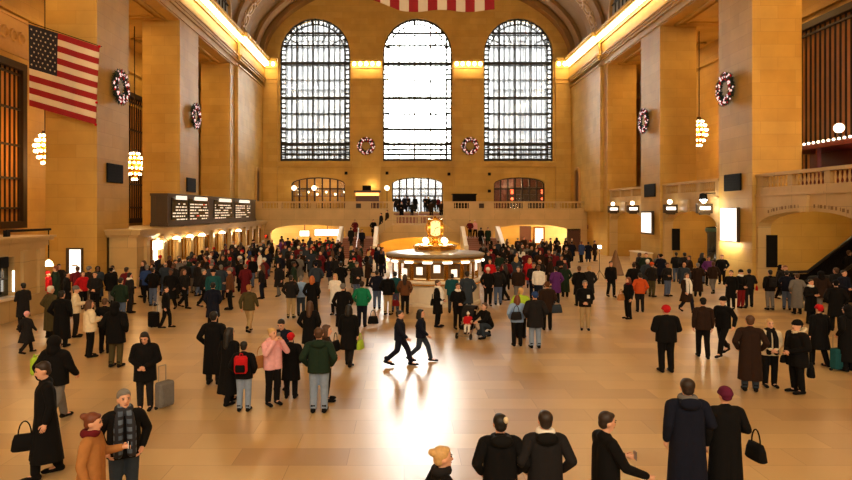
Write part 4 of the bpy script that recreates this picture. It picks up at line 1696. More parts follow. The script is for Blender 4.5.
# things inside the right-hand passage under the balcony
pn = at(547.5, 241, 70)
o = empty('light_box', (pn.x, 74, 0))
tag(o, 'glowing white panel inside the right arch under the end balcony', 'poster')
p = MB()
p.box(-.75, .6, 0, .3, .2, 2.35)
p.build('frame', M['brass'], o)
p = MB()
p.box(-.55, .4, -.04, 0, .5, 2.2)
p.build('poster', M['paper_lit'], o)
for px, lab in ((525.5, 'dark doorway at the left of the right arch passage'), (574, 'dark brown door right of the right arch passage')):
    q = at(px, 240, 79 if px < 550 else 65.95)
    m2 = MB()
    m2.box(q.x - .6, q.x + .6, q.y, q.y + .15, 0, 2.2)
    m2.box(q.x - .7, q.x + .7, q.y + .05, q.y + .2, 0, 2.35)
    struct(m2.build('door_4' if px < 550 else 'door_5', M['wood']), lab, 'door')

# ------------------------------------------------------------------ lights of the hall and added fill
WARM = (1.0, .735, .38)
for s, x in ((1, XL + .5), (-1, XR - .5)):
    light('cornice lamps', 'AREA', (x, (YE + YW) / 2, 20.5), 2200, WARM, .12, YW - YE - 1, (0, 0, 0))
for a, b in ((-5.9, -2.5), (5.55, 8.85)):
    light('cornice lamps', 'AREA', ((a + b) / 2, YW - .5, 20.5), 110, WARM, b - a, .2, (0, 0, 0))
for pl, x in ((PIL_L, -19.6), (PIL_R, 22.2)):
    for (a, b), (c, d) in zip(pl[:-1], pl[1:]):
        if b < 10:
            continue
        light('soffit fill', 'AREA', (x, (b + c) / 2, ZS - .2), 190, (1, .57, .18), 1.2, 5, (0, 0, 0))  # orange fill added under the bay soffits to warm the pier sides
for x, y in ((-10, 72), (-10, 76), (13, 71), (13, 76), (14, 69)):
    light('passage lamp', 'POINT', (x, y, 2.9), 420, (1, .62, .18), .15)
for x in (-2, 1.5, 5):
    light('arch lamp', 'POINT', (x, 63, 1.6), 200, (1, .62, .16), .15)
for (a, b) in holes_r[:3]:
    light('arch passage lamp', 'POINT', (21.8, (a + b) / 2 + 1.2, 3.6), 90, (1, .66, .28), .15)
    m2 = MB()
    m2.lathe([(.3, 0), (.3, -.05), (.0, -.06)], (21.6, (a + b) / 2 - .6, 4.72), 14)
    tag(m2.build('ceiling_lamp', M['tube']), 'round recessed ceiling lamp in the right passage, ' + ['beside the escalator', 'between the middle piers', 'nearest the far end'][holes_r.index((a, b))], 'lamp')

light('poster downlight', 'AREA', (XR - .35, 37.0, 2.35), 45, (1, .93, .8), .2, 2.4, (0, R(-30), 0))

for a, b in WIN:  # warm fill added before the solid east wall, in place of windows
    light('east fill light', 'AREA', ((a + b) / 2, YE + .1, 17.5), 2500, (1, .83, .58), b - a, 15.5, (R(90), 0, 0))

# shop lights inside the left passage
for px0, px1, py0, py1, lab in ((300, 309, 231, 236, 'small bright shop sign inside the left arch, left of two'), (315, 340, 229.5, 235.5, 'wide bright shop sign inside the left arch')):
    a, b = at(px0, py0, 72), at(px1, py1, 72)
    o = empty('shop_sign', ((a.x + b.x) / 2, 72, b.z))
    tag(o, lab, 'sign')
    hw = (b.x - a.x) / 2
    p = MB()
    p.box(-hw - .08, hw + .08, 0, .2, -.06, a.z - b.z + .06)
    p.box(-.05, .05, .05, .12, a.z - b.z, 3.75 - b.z)
    p.build('case', M['red_wood'], o)
    p = MB()
    p.box(-hw, hw, -.05, 0, 0, a.z - b.z)
    p.build('lit_panel', M['tube'], o)

# ------------------------------------------------------------------ people
def remesh(m_, voxel, smooth):
    me = m_.mesh('tmp', [])
    o = bpy.data.objects.new('tmp', me)
    COL.objects.link(o)
    r = o.modifiers.new('r', 'REMESH')
    r.mode = 'VOXEL'
    r.voxel_size = voxel
    if smooth:
        s = o.modifiers.new('s', 'SMOOTH')
        s.factor = .5
        s.iterations = smooth
    dg = bpy.context.evaluated_depsgraph_get()
    out = bpy.data.meshes.new_from_object(o.evaluated_get(dg))
    bpy.data.objects.remove(o)
    return out


def finish(parts, name, mats, cut=None):
    """parts: list of (Mesh or MB, material index, cut height or None) -> one mesh"""
    bm = bmesh.new()
    for p, mi, cz in parts:
        me = p.mesh('t', []) if isinstance(p, MB) else p
        b2 = bmesh.new()
        b2.from_mesh(me)
        if cz is not None:
            bmesh.ops.bisect_plane(b2, geom=b2.verts[:] + b2.edges[:] + b2.faces[:], plane_co=(0, 0, cz), plane_no=(0, 0, -1), clear_outer=True)
            bmesh.ops.holes_fill(b2, edges=[e for e in b2.edges if e.is_boundary], sides=0)
        bmesh.ops.recalc_face_normals(b2, faces=b2.faces[:])
        for f in b2.faces:
            f.material_index = mi
            f.smooth = True
        t = bpy.data.meshes.new('t2')
        b2.to_mesh(t)
        b2.free()
        bm.from_mesh(t)
        bpy.data.meshes.remove(t)
    me = bpy.data.meshes.new(name)
    bm.to_mesh(me)
    bm.free()
    for m in mats:
        me.materials.append(m)
    return me


V = Vector
BASE = dict(pel=V((0, 0, .94)), ch=V((0, 0, 1.28)), nk=V((0, .01, 1.46)),
            hipL=V((.09, 0, .91)), knL=V((.095, -.01, .50)), anL=V((.10, .03, .085)),
            shL=V((.185, .01, 1.39)), elL=V((.235, .05, 1.12)), wrL=V((.235, -.02, .88)))


def joints(pose):
    J = {k: v.copy() for k, v in BASE.items()}
    for k in ('hip', 'kn', 'an', 'sh', 'el', 'wr'):
        J[k + 'R'] = V((-J[k + 'L'].x, J[k + 'L'].y, J[k + 'L'].z))

    def arms(el, wr, both=True, side='L'):
        J['el' + side], J['wr' + side] = V(el), V(wr)
        if both:
            o = 'R' if side == 'L' else 'L'
            J['el' + o], J['wr' + o] = V((-el[0], el[1], el[2])), V((-wr[0], wr[1], wr[2]))
    if pose == 'pockets':
        arms((.29, .10, 1.14), (.21, -.07, .95))
    elif pose == 'phone':
        arms((.24, -.01, 1.12), (.09, -.25, 1.15))
    elif pose == 'onephone':
        arms((.24, -.05, 1.13), (.12, -.32, 1.22), False, 'L')
    elif pose == 'photo':
        arms((.25, -.17, 1.22), (.08, -.24, 1.50))
    elif pose == 'clasp':
        arms((.26, .02, 1.12), (.05, -.20, 1.0))
    elif pose == 'cross':
        arms((.25, -.05, 1.13), (-.06, -.20, 1.17))
        J['wrR'] = V((.08, -.22, 1.12))
    elif pose == 'bag':
        arms((.27, .06, 1.13), (.18, -.15, 1.10), False, 'R')
        J['elR'].x, J['wrR'].x = -.27, -.18
    elif pose == 'walk':
        J['knL'], J['anL'] = V((.09, -.19, .52)), V((.09, -.27, .11))
        J['knR'], J['anR'] = V((-.09, .06, .50)), V((-.09, .34, .19))
        J['elL'], J['wrL'] = V((.25, .15, 1.14)), V((.24, .10, .90))
        J['elR'], J['wrR'] = V((-.25, -.05, 1.13)), V((-.22, -.22, .95))
    elif pose == 'walk2':
        J['knR'], J['anR'] = V((-.09, -.16, .51)), V((-.09, -.20, .09))
        J['knL'], J['anL'] = V((.09, .05, .50)), V((.09, .28, .15))
        arms((.27, .08, 1.13), (.2, -.08, .96))
    elif pose == 'stride':
        J['knL'], J['anL'] = V((.09, -.12, .51)), V((.09, -.13, .09))
        J['knR'], J['anR'] = V((-.09, .04, .50)), V((-.09, .18, .10))
    elif pose == 'point':
        J['elR'], J['wrR'] = V((-.25, -.12, 1.12)), V((-.2, -.42, .98))
        J['elL'], J['wrL'] = V((.25, -.04, 1.12)), V((.12, -.30, 1.12))
    elif pose == 'crouch':
        J.update(pel=V((0, .10, .42)), ch=V((0, -.03, .74)), nk=V((0, -.06, .92)), hipL=V((.09, .09, .40)), hipR=V((-.09, .09, .40)),
                 knL=V((.13, -.28, .50)), anL=V((.12, -.18, .085)), knR=V((-.12, -.20, .16)), anR=V((-.11, .20, .09)),
                 shL=V((.185, -.05, .86)), shR=V((-.185, -.05, .86)), elL=V((.24, -.22, .66)), elR=V((-.24, -.22, .66)), wrL=V((.15, -.42, .60)), wrR=V((-.15, -.42, .60)))
    elif pose == 'sit':
        J.update(pel=V((0, .10, .46)), ch=V((0, .12, .80)), nk=V((0, .12, .98)), hipL=V((.09, .08, .44)), hipR=V((-.09, .08, .44)),
                 knL=V((.11, -.32, .47)), anL=V((.11, -.34, .10)), knR=V((-.11, -.32, .47)), anR=V((-.11, -.34, .10)),
                 shL=V((.185, .12, .92)), shR=V((-.185, .12, .92)), elL=V((.23, .02, .68)), elR=V((-.23, .02, .68)), wrL=V((.12, -.20, .58)), wrR=V((-.12, -.20, .58)))
    return J


MESH = {}


def headxf(J, hy, hp):
    off = J['nk'] - BASE['nk']
    piv = V((0, .01, 1.50))
    rot = Matrix.Rotation(R(hy), 3, 'Z') @ Matrix.Rotation(R(hp), 3, 'X')
    return lambda p: rot @ (V(p) - piv) + piv + off, rot


def body_mesh(pose, hy, hp):
    key = ('body', pose, hy, hp)
    if key in MESH:
        return MESH[key]
    J = joints(pose)
    xf, rot = headxf(J, hy, hp)
    b = MB()
    for x in (-.06, .06):
        b.capsule(J['pel'] + V((x, 0, 0)), J['ch'] + V((x, 0, 0)), .105, .112)
    b.capsule(J['shL'], J['shR'], .06)
    b.capsule(J['ch'] + V((0, 0, .1)), J['nk'], .075, .055)
    b.capsule(J['nk'], xf((0, -.005, 1.54)), .054, .052)
    for s in 'LR':
        b.capsule(J['hip' + s], J['kn' + s], .085, .055)
        b.capsule(J['kn' + s], J['an' + s], .055, .038)
        b.capsule(J['an' + s], J['an' + s] + V((0, -.13, -.045)), .036, .03)
        b.capsule(J['sh' + s], J['el' + s], .048, .038)
        b.capsule(J['el' + s], J['wr' + s], .038, .027)
        d = (J['wr' + s] - J['el' + s]).normalized()
        b.capsule(J['wr' + s], J['wr' + s] + d * .07, .027, .034)
    b.ball(xf((0, .005, 1.635)), (.076, .096, .105), 16, 12, rot)
    b.ball(xf((0, -.025, 1.565)), (.058, .066, .07), 14, 10, rot)
    b.capsule(xf((0, -.088, 1.63)), xf((0, -.108, 1.592)), .011, .017)
    b.ball(xf((0, -.075, 1.525)), (.028, .022, .022), 10, 8, rot)
    for s in (-1, 1):
        b.ball(xf((s * .077, .012, 1.605)), (.014, .024, .034), 8, 6, rot)
    me = remesh(b, .017, 3)
    fg = MB()
    for s, sg in (('L', 1), ('R', -1)):
        d = (J['wr' + s] - J['el' + s]).normalized()
        side = d.cross(V((sg, 0, 0))).normalized() if abs(d.x) < .8 else V((0, -1, 0))
        inw = d.cross(side).normalized()
        if inw.x * sg > 0:
            inw = -inw
        pc = J['wr' + s] + d * .085
        for i, ln in enumerate((.062, .072, .068, .052)):
            q = pc + side * (.027 - .018 * i)
            m1 = q + d * ln * .55 + inw * .008
            fg.capsule(q - d * .02, m1, .0085, .008, 6, 2)
            fg.capsule(m1, m1 + d * ln * .35 + inw * .028, .008, .007, 6, 2)
        q = J['wr' + s] + d * .035 + side * .028
        m1 = q + d * .03 + side * .026 + inw * .008
        fg.capsule(q, m1, .011, .010, 6, 2)
        fg.capsule(m1, m1 + d * .03 + inw * .014, .010, .008, 6, 2)
    ey = MB()
    for s in (-1, 1):
        ey.ball(xf((s * .031, -.083, 1.634)), (.015, .009, .008), 8, 6, rot)
        ey.ball(xf((s * .032, -.088, 1.656)), (.021, .008, .005), 8, 5, rot)
    lp = MB()
    lp.ball(xf((0, -.091, 1.556)), (.024, .008, .008), 8, 6, rot)
    me = finish([(me, 0, None), (fg, 0, None), (ey, 1, None), (lp, 2, None)], 'body', [M['skin light'], M['eye'], M['lip']])
    MESH[key] = me
    return me


def legs_mesh(pose):
    key = ('legs', pose)
    if key not in MESH:
        J = joints(pose)
        b = MB()
        for x in (-.055, .055):
            b.capsule(J['pel'] + V((x, 0, .06)), J['pel'] + V((x, .01, -.02)), .118, .122)
        for s in 'LR':
            b.capsule(J['hip' + s], J['kn' + s], .102, .078)
            b.capsule(J['kn' + s], J['an' + s] + V((0, 0, .02)), .078, .066)
        MESH[key] = finish([(remesh(b, .022, 3), 0, None)], 'trousers', [M['cloth black']])
    return MESH[key]


def shoe_mesh(pose, s):
    key = ('shoe', pose, s)
    if key not in MESH:
        J = joints(pose)
        a = J['an' + s]
        b = MB()
        lift = a.z - .085
        toe = max(0, lift * .35)
        b.capsule(a + V((0, .045, -.04)), V((a.x * 1.12, a.y - .15, .045 + toe)), .047, .042)
        b.capsule(a + V((0, .01, -.02)), a + V((0, .01, .08)), .05, .056)
        b.ball(V((a.x * 1.12, a.y - .16, .04 + toe)), (.05, .075, .04), 10, 8)
        MESH[key] = finish([(remesh(b, .02, 2), 0, .002)], 'shoe', [M['cloth black']])
    return MESH[key]


def top_mesh(kind, pose):
    key = ('top', kind, pose)
    if key in MESH:
        return MESH[key]
    J = joints(pose)
    t = MB()
    up = J['pel'].z > .8
    puff = .018 if kind in ('puffer', 'parka') else 0.0
    for x in (-.065, .065):
        t.capsule(J['pel'] + V((x, .005, .02)), J['ch'] + V((x, .005, 0)), .142 + puff, .135 + puff)
    t.capsule(J['shL'] * .93 + J['shR'] * .07, J['shR'] * .93 + J['shL'] * .07, .083 + puff)
    t.capsule(J['ch'] + V((0, .01, .08)), J['nk'] + V((0, .012, -.01)), .10, .075)
    t.torus(J['nk'] + V((0, .012, -.015)), .068, .026, 16, 6)
    cut = None
    if up:
        hem = {'jacket': .83, 'puffer': .80, 'sweater': .86, 'parka': .66, 'coat': .50, 'longcoat': .27}[kind]
        cut = hem
        if hem < .78:
            fw, bk = 0, 0
            if pose in ('walk', 'walk2', 'stride'):
                fw, bk = min(J['anL'].y, J['anR'].y) * .45, max(J['anL'].y, J['anR'].y) * .45
            for x in (-.06, .06):
                for y in {fw, bk}:
                    t.capsule(J['pel'] + V((x, .01, 0)), V((x * 1.35, y + .01, hem - .12)), .145 + puff, .165)
            if fw:
                for x in (-.06, .06):
                    t.capsule(J['pel'] + V((x, .01, 0)), V((x * 1.3, .02, hem - .12)), .145, .16)
        else:
            for x in (-.065, .065):
                t.capsule(J['pel'] + V((x, .005, 0)), J['pel'] + V((x * 1.1, .005, -.2)), .142 + puff, .142 + puff)
    body = remesh(t, .024, 3)
    sl = MB()
    for s in 'LR':
        d = (J['wr' + s] - J['el' + s])
        sl.capsule(J['sh' + s] + V((0, 0, -.01)), J['el' + s], .078 + puff, .064 + puff)
        sl.capsule(J['el' + s], J['el' + s] + d * .93, .064 + puff, .05 + puff * .5)
    sleeves = remesh(sl, .022, 2)
    MESH[key] = finish([(body, 0, cut), (sleeves, 0, None)], kind, [M['cloth black']])
    return MESH[key]


def head_mesh(kind, pose, hy, hp):
    key = ('head', kind, pose if pose in ('crouch', 'sit') else '', hy, hp)
    if key in MESH:
        return MESH[key]
    J = joints(pose)
    xf, rot = headxf(J, hy, hp)
    b = MB()
    cut = None
    if kind in ('short', 'long', 'bun', 'shoulder'):
        b.ball(xf((0, .026, 1.664)), (.088, .093, .094), 16, 12, rot)
        b.ball(xf((0, .048, 1.60)), (.074, .062, .075), 14, 10, rot)
        b.ball(xf((0, -.035, 1.708)), (.06, .045, .035), 12, 8, rot)
    if kind == 'long':
        b.capsule(xf((0, .065, 1.60)), xf((0, .10, 1.33)), .085, .07)
        for s in (-1, 1):
            b.capsule(xf((s * .068, .02, 1.62)), xf((s * .085, .03, 1.38)), .036, .03)
    if kind == 'shoulder':
        b.capsule(xf((0, .055, 1.60)), xf((0, .075, 1.47)), .085, .075)
        for s in (-1, 1):
            b.capsule(xf((s * .07, .01, 1.62)), xf((s * .082, .015, 1.49)), .036, .034)
    if kind == 'bun':
        b.ball(xf((0, .125, 1.69)), (.05, .045, .045), 12, 8, rot)
    if kind == 'bald':
        b.ball(xf((0, .055, 1.60)), (.078, .056, .07), 14, 10, rot)
        for s in (-1, 1):
            b.ball(xf((s * .062, .03, 1.625)), (.024, .05, .04), 10, 8, rot)
    if kind in ('beanie', 'pompom'):
        b.ball(xf((0, .012, 1.675)), (.091, .108, .09), 16, 12, rot)
        b.torus(xf((0, .008, 1.655)), .083, .02, 20, 6, lambda p: rot @ V((p.x, p.y * 1.2, p.z * 1.5)))
        b.ball(xf((0, .055, 1.60)), (.072, .052, .05), 12, 8, rot)
        if kind == 'pompom':
            b.ball(xf((0, .01, 1.785)), .035, 10, 8, rot)
    if kind == 'cap':
        b.ball(xf((0, .012, 1.672)), (.089, .105, .086), 16, 12, rot)
        b.ball(xf((0, -.12, 1.655)), (.07, .075, .014), 14, 8, rot)
        b.ball(xf((0, .05, 1.60)), (.074, .056, .06), 12, 8, rot)
    if kind == 'hood':
        b.ball(xf((0, .042, 1.635)), (.115, .118, .128), 16, 12, rot)
        b.capsule(xf((0, .06, 1.56)), xf((0, .06, 1.47)), .10, .12)
    MESH[key] = finish([(remesh(b, .014, 2), 0, None)], 'hair', [M['hair black']])
    return MESH[key]


def extra_mesh(kind, pose):
    key = ('extra', kind, pose if pose in ('crouch', 'sit') else '')
    if key in MESH:
        return MESH[key]
    J = joints(pose)
    n = J['nk']
    b = MB()
    if kind == 'hood_down':
        b.ball(n + V((0, .115, -.03)), (.135, .065, .085), 14, 10)
        b.torus(n + V((0, .03, 0)), .095, .035, 18, 6)
    if kind in ('scarf', 'long_scarf'):
        b.torus(n + V((0, .01, .02)), .078, .042, 20, 8, lambda p: V((p.x, p.y, p.z * 1.35)))
    if kind == 'fur':
        b.torus(n + V((0, .05, .03)), .11, .04, 18, 6, lambda p: V((p.x, p.y, p.z + p.y * .35)))
    if kind == 'long_scarf':
        for s in (-1, 1):
            b.capsule(n + V((s * .06, -.10, -.03)), n + V((s * .075, -.16, -.20)), .05, .06)
            b.capsule(n + V((s * .075, -.16, -.20)), n + V((s * .08, -.165, -.55)), .06, .06)
    me = remesh(b, .018, 2)
    if kind == 'fur':
        for v in me.vertices:
            v.co += V((random.uniform(-.012, .012), random.uniform(-.012, .012), random.uniform(-.012, .012)))
    MESH[key] = finish([(me, 0, None)], 'scarf', [M['cloth black']])
    return MESH[key]


PART_NAME = {'jacket': 'jacket', 'puffer': 'puffer_jacket', 'sweater': 'sweater', 'parka': 'parka', 'coat': 'coat', 'longcoat': 'long_coat'}
NP = [0]
SPOTS = []


def person(label, px, fy, H=1.7, rz=0, pose='stand', top=('jacket', 'black'), bot='black', head=('short', 'dark brown'), skin='light',
           hy=0, hp=0, Y=None, wd=1.06, ex=(), shoe='black', z=0.0, X=None, cat='person', group=None):
    """rz: 0 faces the viewer, 90 faces right, 180 faces away"""
    if Y is None:
        Y = F * (EYE - z) / (fy - HZ)
    x = (px - CXP) * Y / F if X is None else X
    k = H / 1.74
    root = empty('person', (x, Y, z), R(rz), (k * wd, k * wd, k))
    tag(root, label, cat, group)
    inst('body', body_mesh(pose, hy, hp), root, M['skin ' + skin])
    if bot:
        inst('trousers', legs_mesh(pose), root, M['cloth ' + bot])
    for s in 'LR':
        inst('shoe', shoe_mesh(pose, s), root, M['cloth ' + shoe])
    if top:
        inst(PART_NAME[top[0]], top_mesh(top[0], pose), root, M['cloth ' + top[1]])
    if head:
        hk, hc = head
        hm = head_mesh(hk, pose, hy, hp)
        hat = hk in ('beanie', 'pompom', 'cap', 'hood')
        inst({'beanie': 'knit_hat', 'pompom': 'knit_hat', 'cap': 'cap', 'hood': 'hood'}.get(hk, 'hair'), hm, root, M[('cloth ' if hat else 'hair ') + hc])
    for e, c in ex:
        inst({'hood_down': 'hood', 'fur': 'fur_collar', 'scarf': 'scarf', 'long_scarf': 'scarf'}[e], extra_mesh(e, pose), root, M[c] if c in M else M['cloth ' + c])
    SPOTS.append((x, Y, z))
    root['_j'] = pose
    del root['_j']
    root.update_tag()
    NP[0] += 1
    return root


def local(root, p):
    """a point of the person's own frame in the world"""
    m_ = Matrix.LocRotScale(root.location, root.rotation_euler, root.scale)
    return m_ @ V(p)


# ---- carried things: built once, then copied
def handbag_proto():
    o = empty('handbag')
    p = MB()
    vs = []
    for z, w_, d_ in ((0, .17, .065), (.02, .19, .075), (.16, .17, .06), (.25, .14, .035)):
        for a in range(12):
            t = a / 12 * 6.283
            c_, s_ = math.cos(t), math.sin(t)
            vs.append((w_ * math.copysign(abs(c_) ** .5, c_), d_ * math.copysign(abs(s_) ** .6, s_), z))
    fs = [tuple(range(11, -1, -1)), tuple(range(36, 48))]
    for k_ in range(3):
        fs += [(k_ * 12 + i, k_ * 12 + (i + 1) % 12, k_ * 12 + 12 + (i + 1) % 12, k_ * 12 + 12 + i) for i in range(12)]
    p.add(vs, fs)
    p.build('bag', M['cloth black'], o, True)
    p = MB()
    p.path([V((.09 * math.cos(t * math.pi / 8), 0, .23 + .22 * math.sin(t * math.pi / 8))) for t in range(9)], .011, 6)
    p.build('strap', M['cloth black'], o)
    return o


def suitcase_proto():
    o = empty('suitcase')
    p = MB()
    p.rbox(-.21, .21, -.12, .12, .06, .62, .045)
    p.build('shell', M['cloth black'], o)
    p = MB()
    p.box(-.15, .15, -.145, -.115, .14, .5)
    p.build('pocket', M['cloth black'], o)
    for x in (-.17, .17):
        p = MB()
        p.tube((x - .025, .08, .04), (x + .025, .08, .04), .04, .04, 12)
        p.build('wheel', M['rubber'], o)
    p = MB()
    p.path([(-.1, .08, .6), (-.1, .08, .98), (.1, .08, .98), (.1, .08, .6)], .012, 6)
    p.build('handle', M['silver'], o)
    return o


def backpack_proto():
    o = empty('backpack')
    p = MB()
    p.rbox(-.16, .16, 0, .15, 0, .42, .05)
    p.build('pack', M['cloth black'], o)
    p = MB()
    p.rbox(-.12, .12, .14, .2, .04, .22, .03)
    p.build('pocket', M['cloth black'], o)
    for s in (-1, 1):
        p = MB()
        p.path([(s * .1, .02, .4), (s * .11, -.12, .46), (s * .115, -.25, .36), (s * .12, -.26, .15), (s * .13, -.1, .05), (s * .12, .02, .04)], .02, 6)
        p.build('strap', M['cloth black'], o)
    p = MB()
    p.path([(-.04, .03, .42), (-.03, .03, .47), (.03, .03, .47), (.04, .03, .42)], .012, 6)
    p.build('loop', M['cloth black'], o)
    return o


PROTO = {}


def carry(kind, label, cat, loc, rz=0, color='black', sc=1.0, accent=None, group=None):
    if kind not in PROTO:
        PROTO[kind] = {'handbag': handbag_proto, 'suitcase': suitcase_proto, 'backpack': backpack_proto}[kind]()
        o = PROTO[kind]
    else:
        o = copy_tree(PROTO[kind])
    o.location = loc
    o.rotation_euler = (0, 0, R(rz))
    o.scale = (sc, sc, sc)
    tag(o, label, cat, group)
    for c_ in o.children:
        base = c_.name.split('.')[0]
        if base in ('wheel', 'handle') and kind == 'suitcase':
            continue
        c_.material_slots[0].link = 'OBJECT'
        c_.material_slots[0].material = M['cloth ' + (accent if accent and base in ('pocket', 'strap') else color)]
    return o


def held(root, side, pose, drop=.42):
    J = joints(pose)
    d = (J['wr' + side] - J['el' + side]).normalized()
    return local(root, J['wr' + side] + d * .1) - V((0, 0, drop))


def phone(label, root, pose, side='L', name='phone', cat='phone', col='black'):
    J = joints(pose)
    d = (J['wr' + side] - J['el' + side]).normalized()
    c = local(root, J['wr' + side] + d * .12 + V((-.02 if side == 'L' else .02, 0, .02)))
    o = empty(name, c, root.rotation_euler.z)
    tag(o, label, cat)
    p = MB()
    p.rbox(-.035, .035, -.008, .008, -.055, .06, .006)
    p.build('case', M['black'] if col == 'black' else M['silver'], o)
    p = MB()
    p.box(-.028, .028, .008, .011, -.045, .05)
    p.build('screen', M['paper_lit'] if col == 'black' else M['silver'], o)
    return o

# ---- the people one can tell apart, from the front of the hall to the back
P = person
# bottom edge, right
a = P('dark haired man in navy coat and grey scarf beside woman in plum hat', 687, 0, 1.80, 176, 'bag', ('longcoat', 'navy'), 'black', ('short', 'dark brown'), hy=-8, Y=9.1, ex=(('scarf', 'grey'), ('hood_down', 'navy')), wd=1.15)
b = P('woman in plum knit hat and long black coat, arm linked with man in navy coat', 725, 0, 1.68, 178, 'bag', ('longcoat', 'black'), 'black', ('beanie', 'plum'), Y=9.1, wd=1.08)
carry('handbag', 'black handbag hanging from the arm of the woman in plum hat', 'handbag', (b.location.x + .36, 8.95, .70), 100, 'black', .95)
a = P('young man in black jacket stepping right with a silver phone, bottom edge of photo', 606, 0, 1.70, 100, 'point', ('jacket', 'black'), 'black', ('short', 'dark brown'), hp=8, Y=7.9)
phone('small silver phone held by the young man in black jacket at the bottom edge', a, 'point', 'L', col='silver')
P('man with short dark hair, dark jacket and white collar, seen from behind, bottom edge', 545, 0, 1.70, 180, 'pockets', ('jacket', 'charcoal'), 'black', ('short', 'dark brown'), Y=7.95, ex=(('scarf', 'white'), ('hood_down', 'black')), wd=1.1)
a = P('woman in black coat with white hair clip, seen from behind, bottom edge', 500, 0, 1.66, 182, 'pockets', ('coat', 'black'), 'black', ('short', 'black'), Y=7.95, ex=(('hood_down', 'black'),), wd=1.12)
cl = MB()
cl.ball((0, 0, 0), (.03, .03, .045), 10, 8)
o_ = cl.build('hair_clip', M['cloth cream'], a, True)
o_.location = (-.05, .105, 1.70)
P('blond woman with hair bun in black jacket facing right, bottom edge', 443, 0, 1.64, 105, 'pockets', ('jacket', 'black'), 'black', ('bun', 'blond'), Y=6.9, ex=(('scarf', 'charcoal'),))
# bottom edge, left
a = P('woman with auburn hair in tan coat holding up a phone, bottom left', 92, 0, 1.64, 98, 'onephone', ('coat', 'tan'), 'black', ('bun', 'auburn'), hy=0, hp=8, Y=8.05, ex=(('scarf', 'maroon'),), wd=1.1)
phone('phone with lit screen held by the auburn haired woman in tan coat', a, 'onephone', 'L')
P('grey haired man in black jacket with long blue plaid scarf', 124, 0, 1.72, 28, 'pockets', ('jacket', 'black'), 'slate', ('short', 'grey'), hy=10, Y=8.8, ex=(('long_scarf', 'plaid'),), wd=1.1)
a = P('man in long black coat walking left with a black briefcase bag', 45, 477, 1.82, -55, 'stride', ('longcoat', 'black'), 'black', ('short', 'dark brown'), hp=14)
carry('handbag', 'large black bag hanging at the side of the man in long black coat', 'handbag', (a.location.x - .20, a.location.y - .20, .50), 25, 'black', 1.0)
a = P('person in black puffer and raised hood behind the man in long coat', 56, 424, 1.74, 165, 'walk', ('puffer', 'black'), 'grey', ('hood', 'black'), wd=1.15)
carry('backpack', 'bright lime green bag on the shoulder of the hooded person in black puffer', 'bag', (a.location.x - .36, a.location.y + .02, .98), 200, 'lime', .8)
a = P('woman with long black hair in black parka and boots looking at her hands', 145, 410, 1.66, 8, 'clasp', ('parka', 'black'), 'charcoal', ('long', 'black'), hp=26)
carry('suitcase', 'grey upright trolley bag beside the woman with long black hair', 'suitcase', (a.location.x + .37, a.location.y + .12, 0), 60, 'grey', .92)
# left group
P('woman in cream puffer jacket and black trousers, brown hair, facing right', 90, 357, 1.64, 130, 'phone', ('puffer', 'cream'), 'black', ('shoulder', 'brown'), wd=1.1)
P('person with brown hair in black jacket just behind the cream puffer woman', 105, 353, 1.62, 185, 'pockets', ('jacket', 'black'), 'black', ('short', 'brown'))
P('tall man in black hooded jacket and olive trousers with back turned, left group', 116, 367, 1.76, 175, 'pockets', ('parka', 'black'), 'olive', ('hood', 'black'), wd=1.12)
P('woman in cream jacket with grey hat standing behind the cream puffer woman', 76, 337, 1.70, 110, 'phone', ('jacket', 'cream'), 'charcoal', ('beanie', 'grey'))
P('white haired person in olive grey long coat near the ticket booth', 51, 338, 1.72, 150, 'pockets', ('longcoat', 'olive'), 'black', ('short', 'white'), wd=1.12)
P('person in long black coat with back turned beside the olive grey coat', 62, 347, 1.74, 178, 'pockets', ('longcoat', 'black'), 'black', ('short', 'black'), wd=1.15)
P('child in pale pink hat and dark coat walking by the ticket booth', 27, 354, 1.25, 160, 'walk', ('coat', 'charcoal'), 'charcoal', ('beanie', 'pink'))
P('man in dark grey jacket leaning at the ticket booth counter, left edge', 23, 330, 1.66, -120, 'phone', ('coat', 'charcoal'), 'charcoal', ('short', 'black'))
a = P('short person in black jacket pulling a black suitcase, left', 166, 328, 1.50, 95, 'stride', ('jacket', 'black'), 'black', ('short', 'black'))
carry('suitcase', 'black suitcase behind the short person in black jacket', 'suitcase', (a.location.x - .42, a.location.y - .05, 0), -20, 'black', .95)
P('man in dark green jacket and jeans, back turned, left group', 121, 324, 1.72, 170, 'pockets', ('jacket', 'dark green'), 'jeans', ('short', 'black'))
P('man in dark jacket with white scarf beside the dark green jacket', 130, 313, 1.66, 140, 'bag', ('jacket', 'charcoal'), 'charcoal', ('short', 'black'), ex=(('scarf', 'white'),))
P('man in blue jacket at the lit ticket window', 147, 303, 1.74, 200, 'phone', ('jacket', 'blue'), 'black', ('short', 'grey'))
P('man in black jacket and blue jeans right of the blue jacket, ticket window', 153, 306, 1.70, 165, 'pockets', ('jacket', 'black'), 'jeans', ('short', 'dark brown'))
P('man in charcoal jacket facing the viewer by the tall white poster', 95, 313, 1.70, 10, 'clasp', ('jacket', 'charcoal'), 'black', ('short', 'black'))
P('person in bright red jacket below the tall white poster', 83, 309, 1.62, 60, 'pockets', ('jacket', 'red'), 'black', ('short', 'dark brown'))
P('person in black coat with black hair below the white poster, left side', 67, 312, 1.68, 130, 'pockets', ('coat', 'black'), 'black', ('short', 'black'))
P('person in charcoal coat standing against the pier left of the white poster', 59, 301, 1.72, 40, 'bag', ('coat', 'charcoal'), 'black', ('short', 'black'))
P('person in dark jacket with white shirt collar, right of the white poster', 112, 302, 1.68, -20, 'phone', ('jacket', 'black'), 'black', ('short', 'black'), ex=(('scarf', 'white'),))
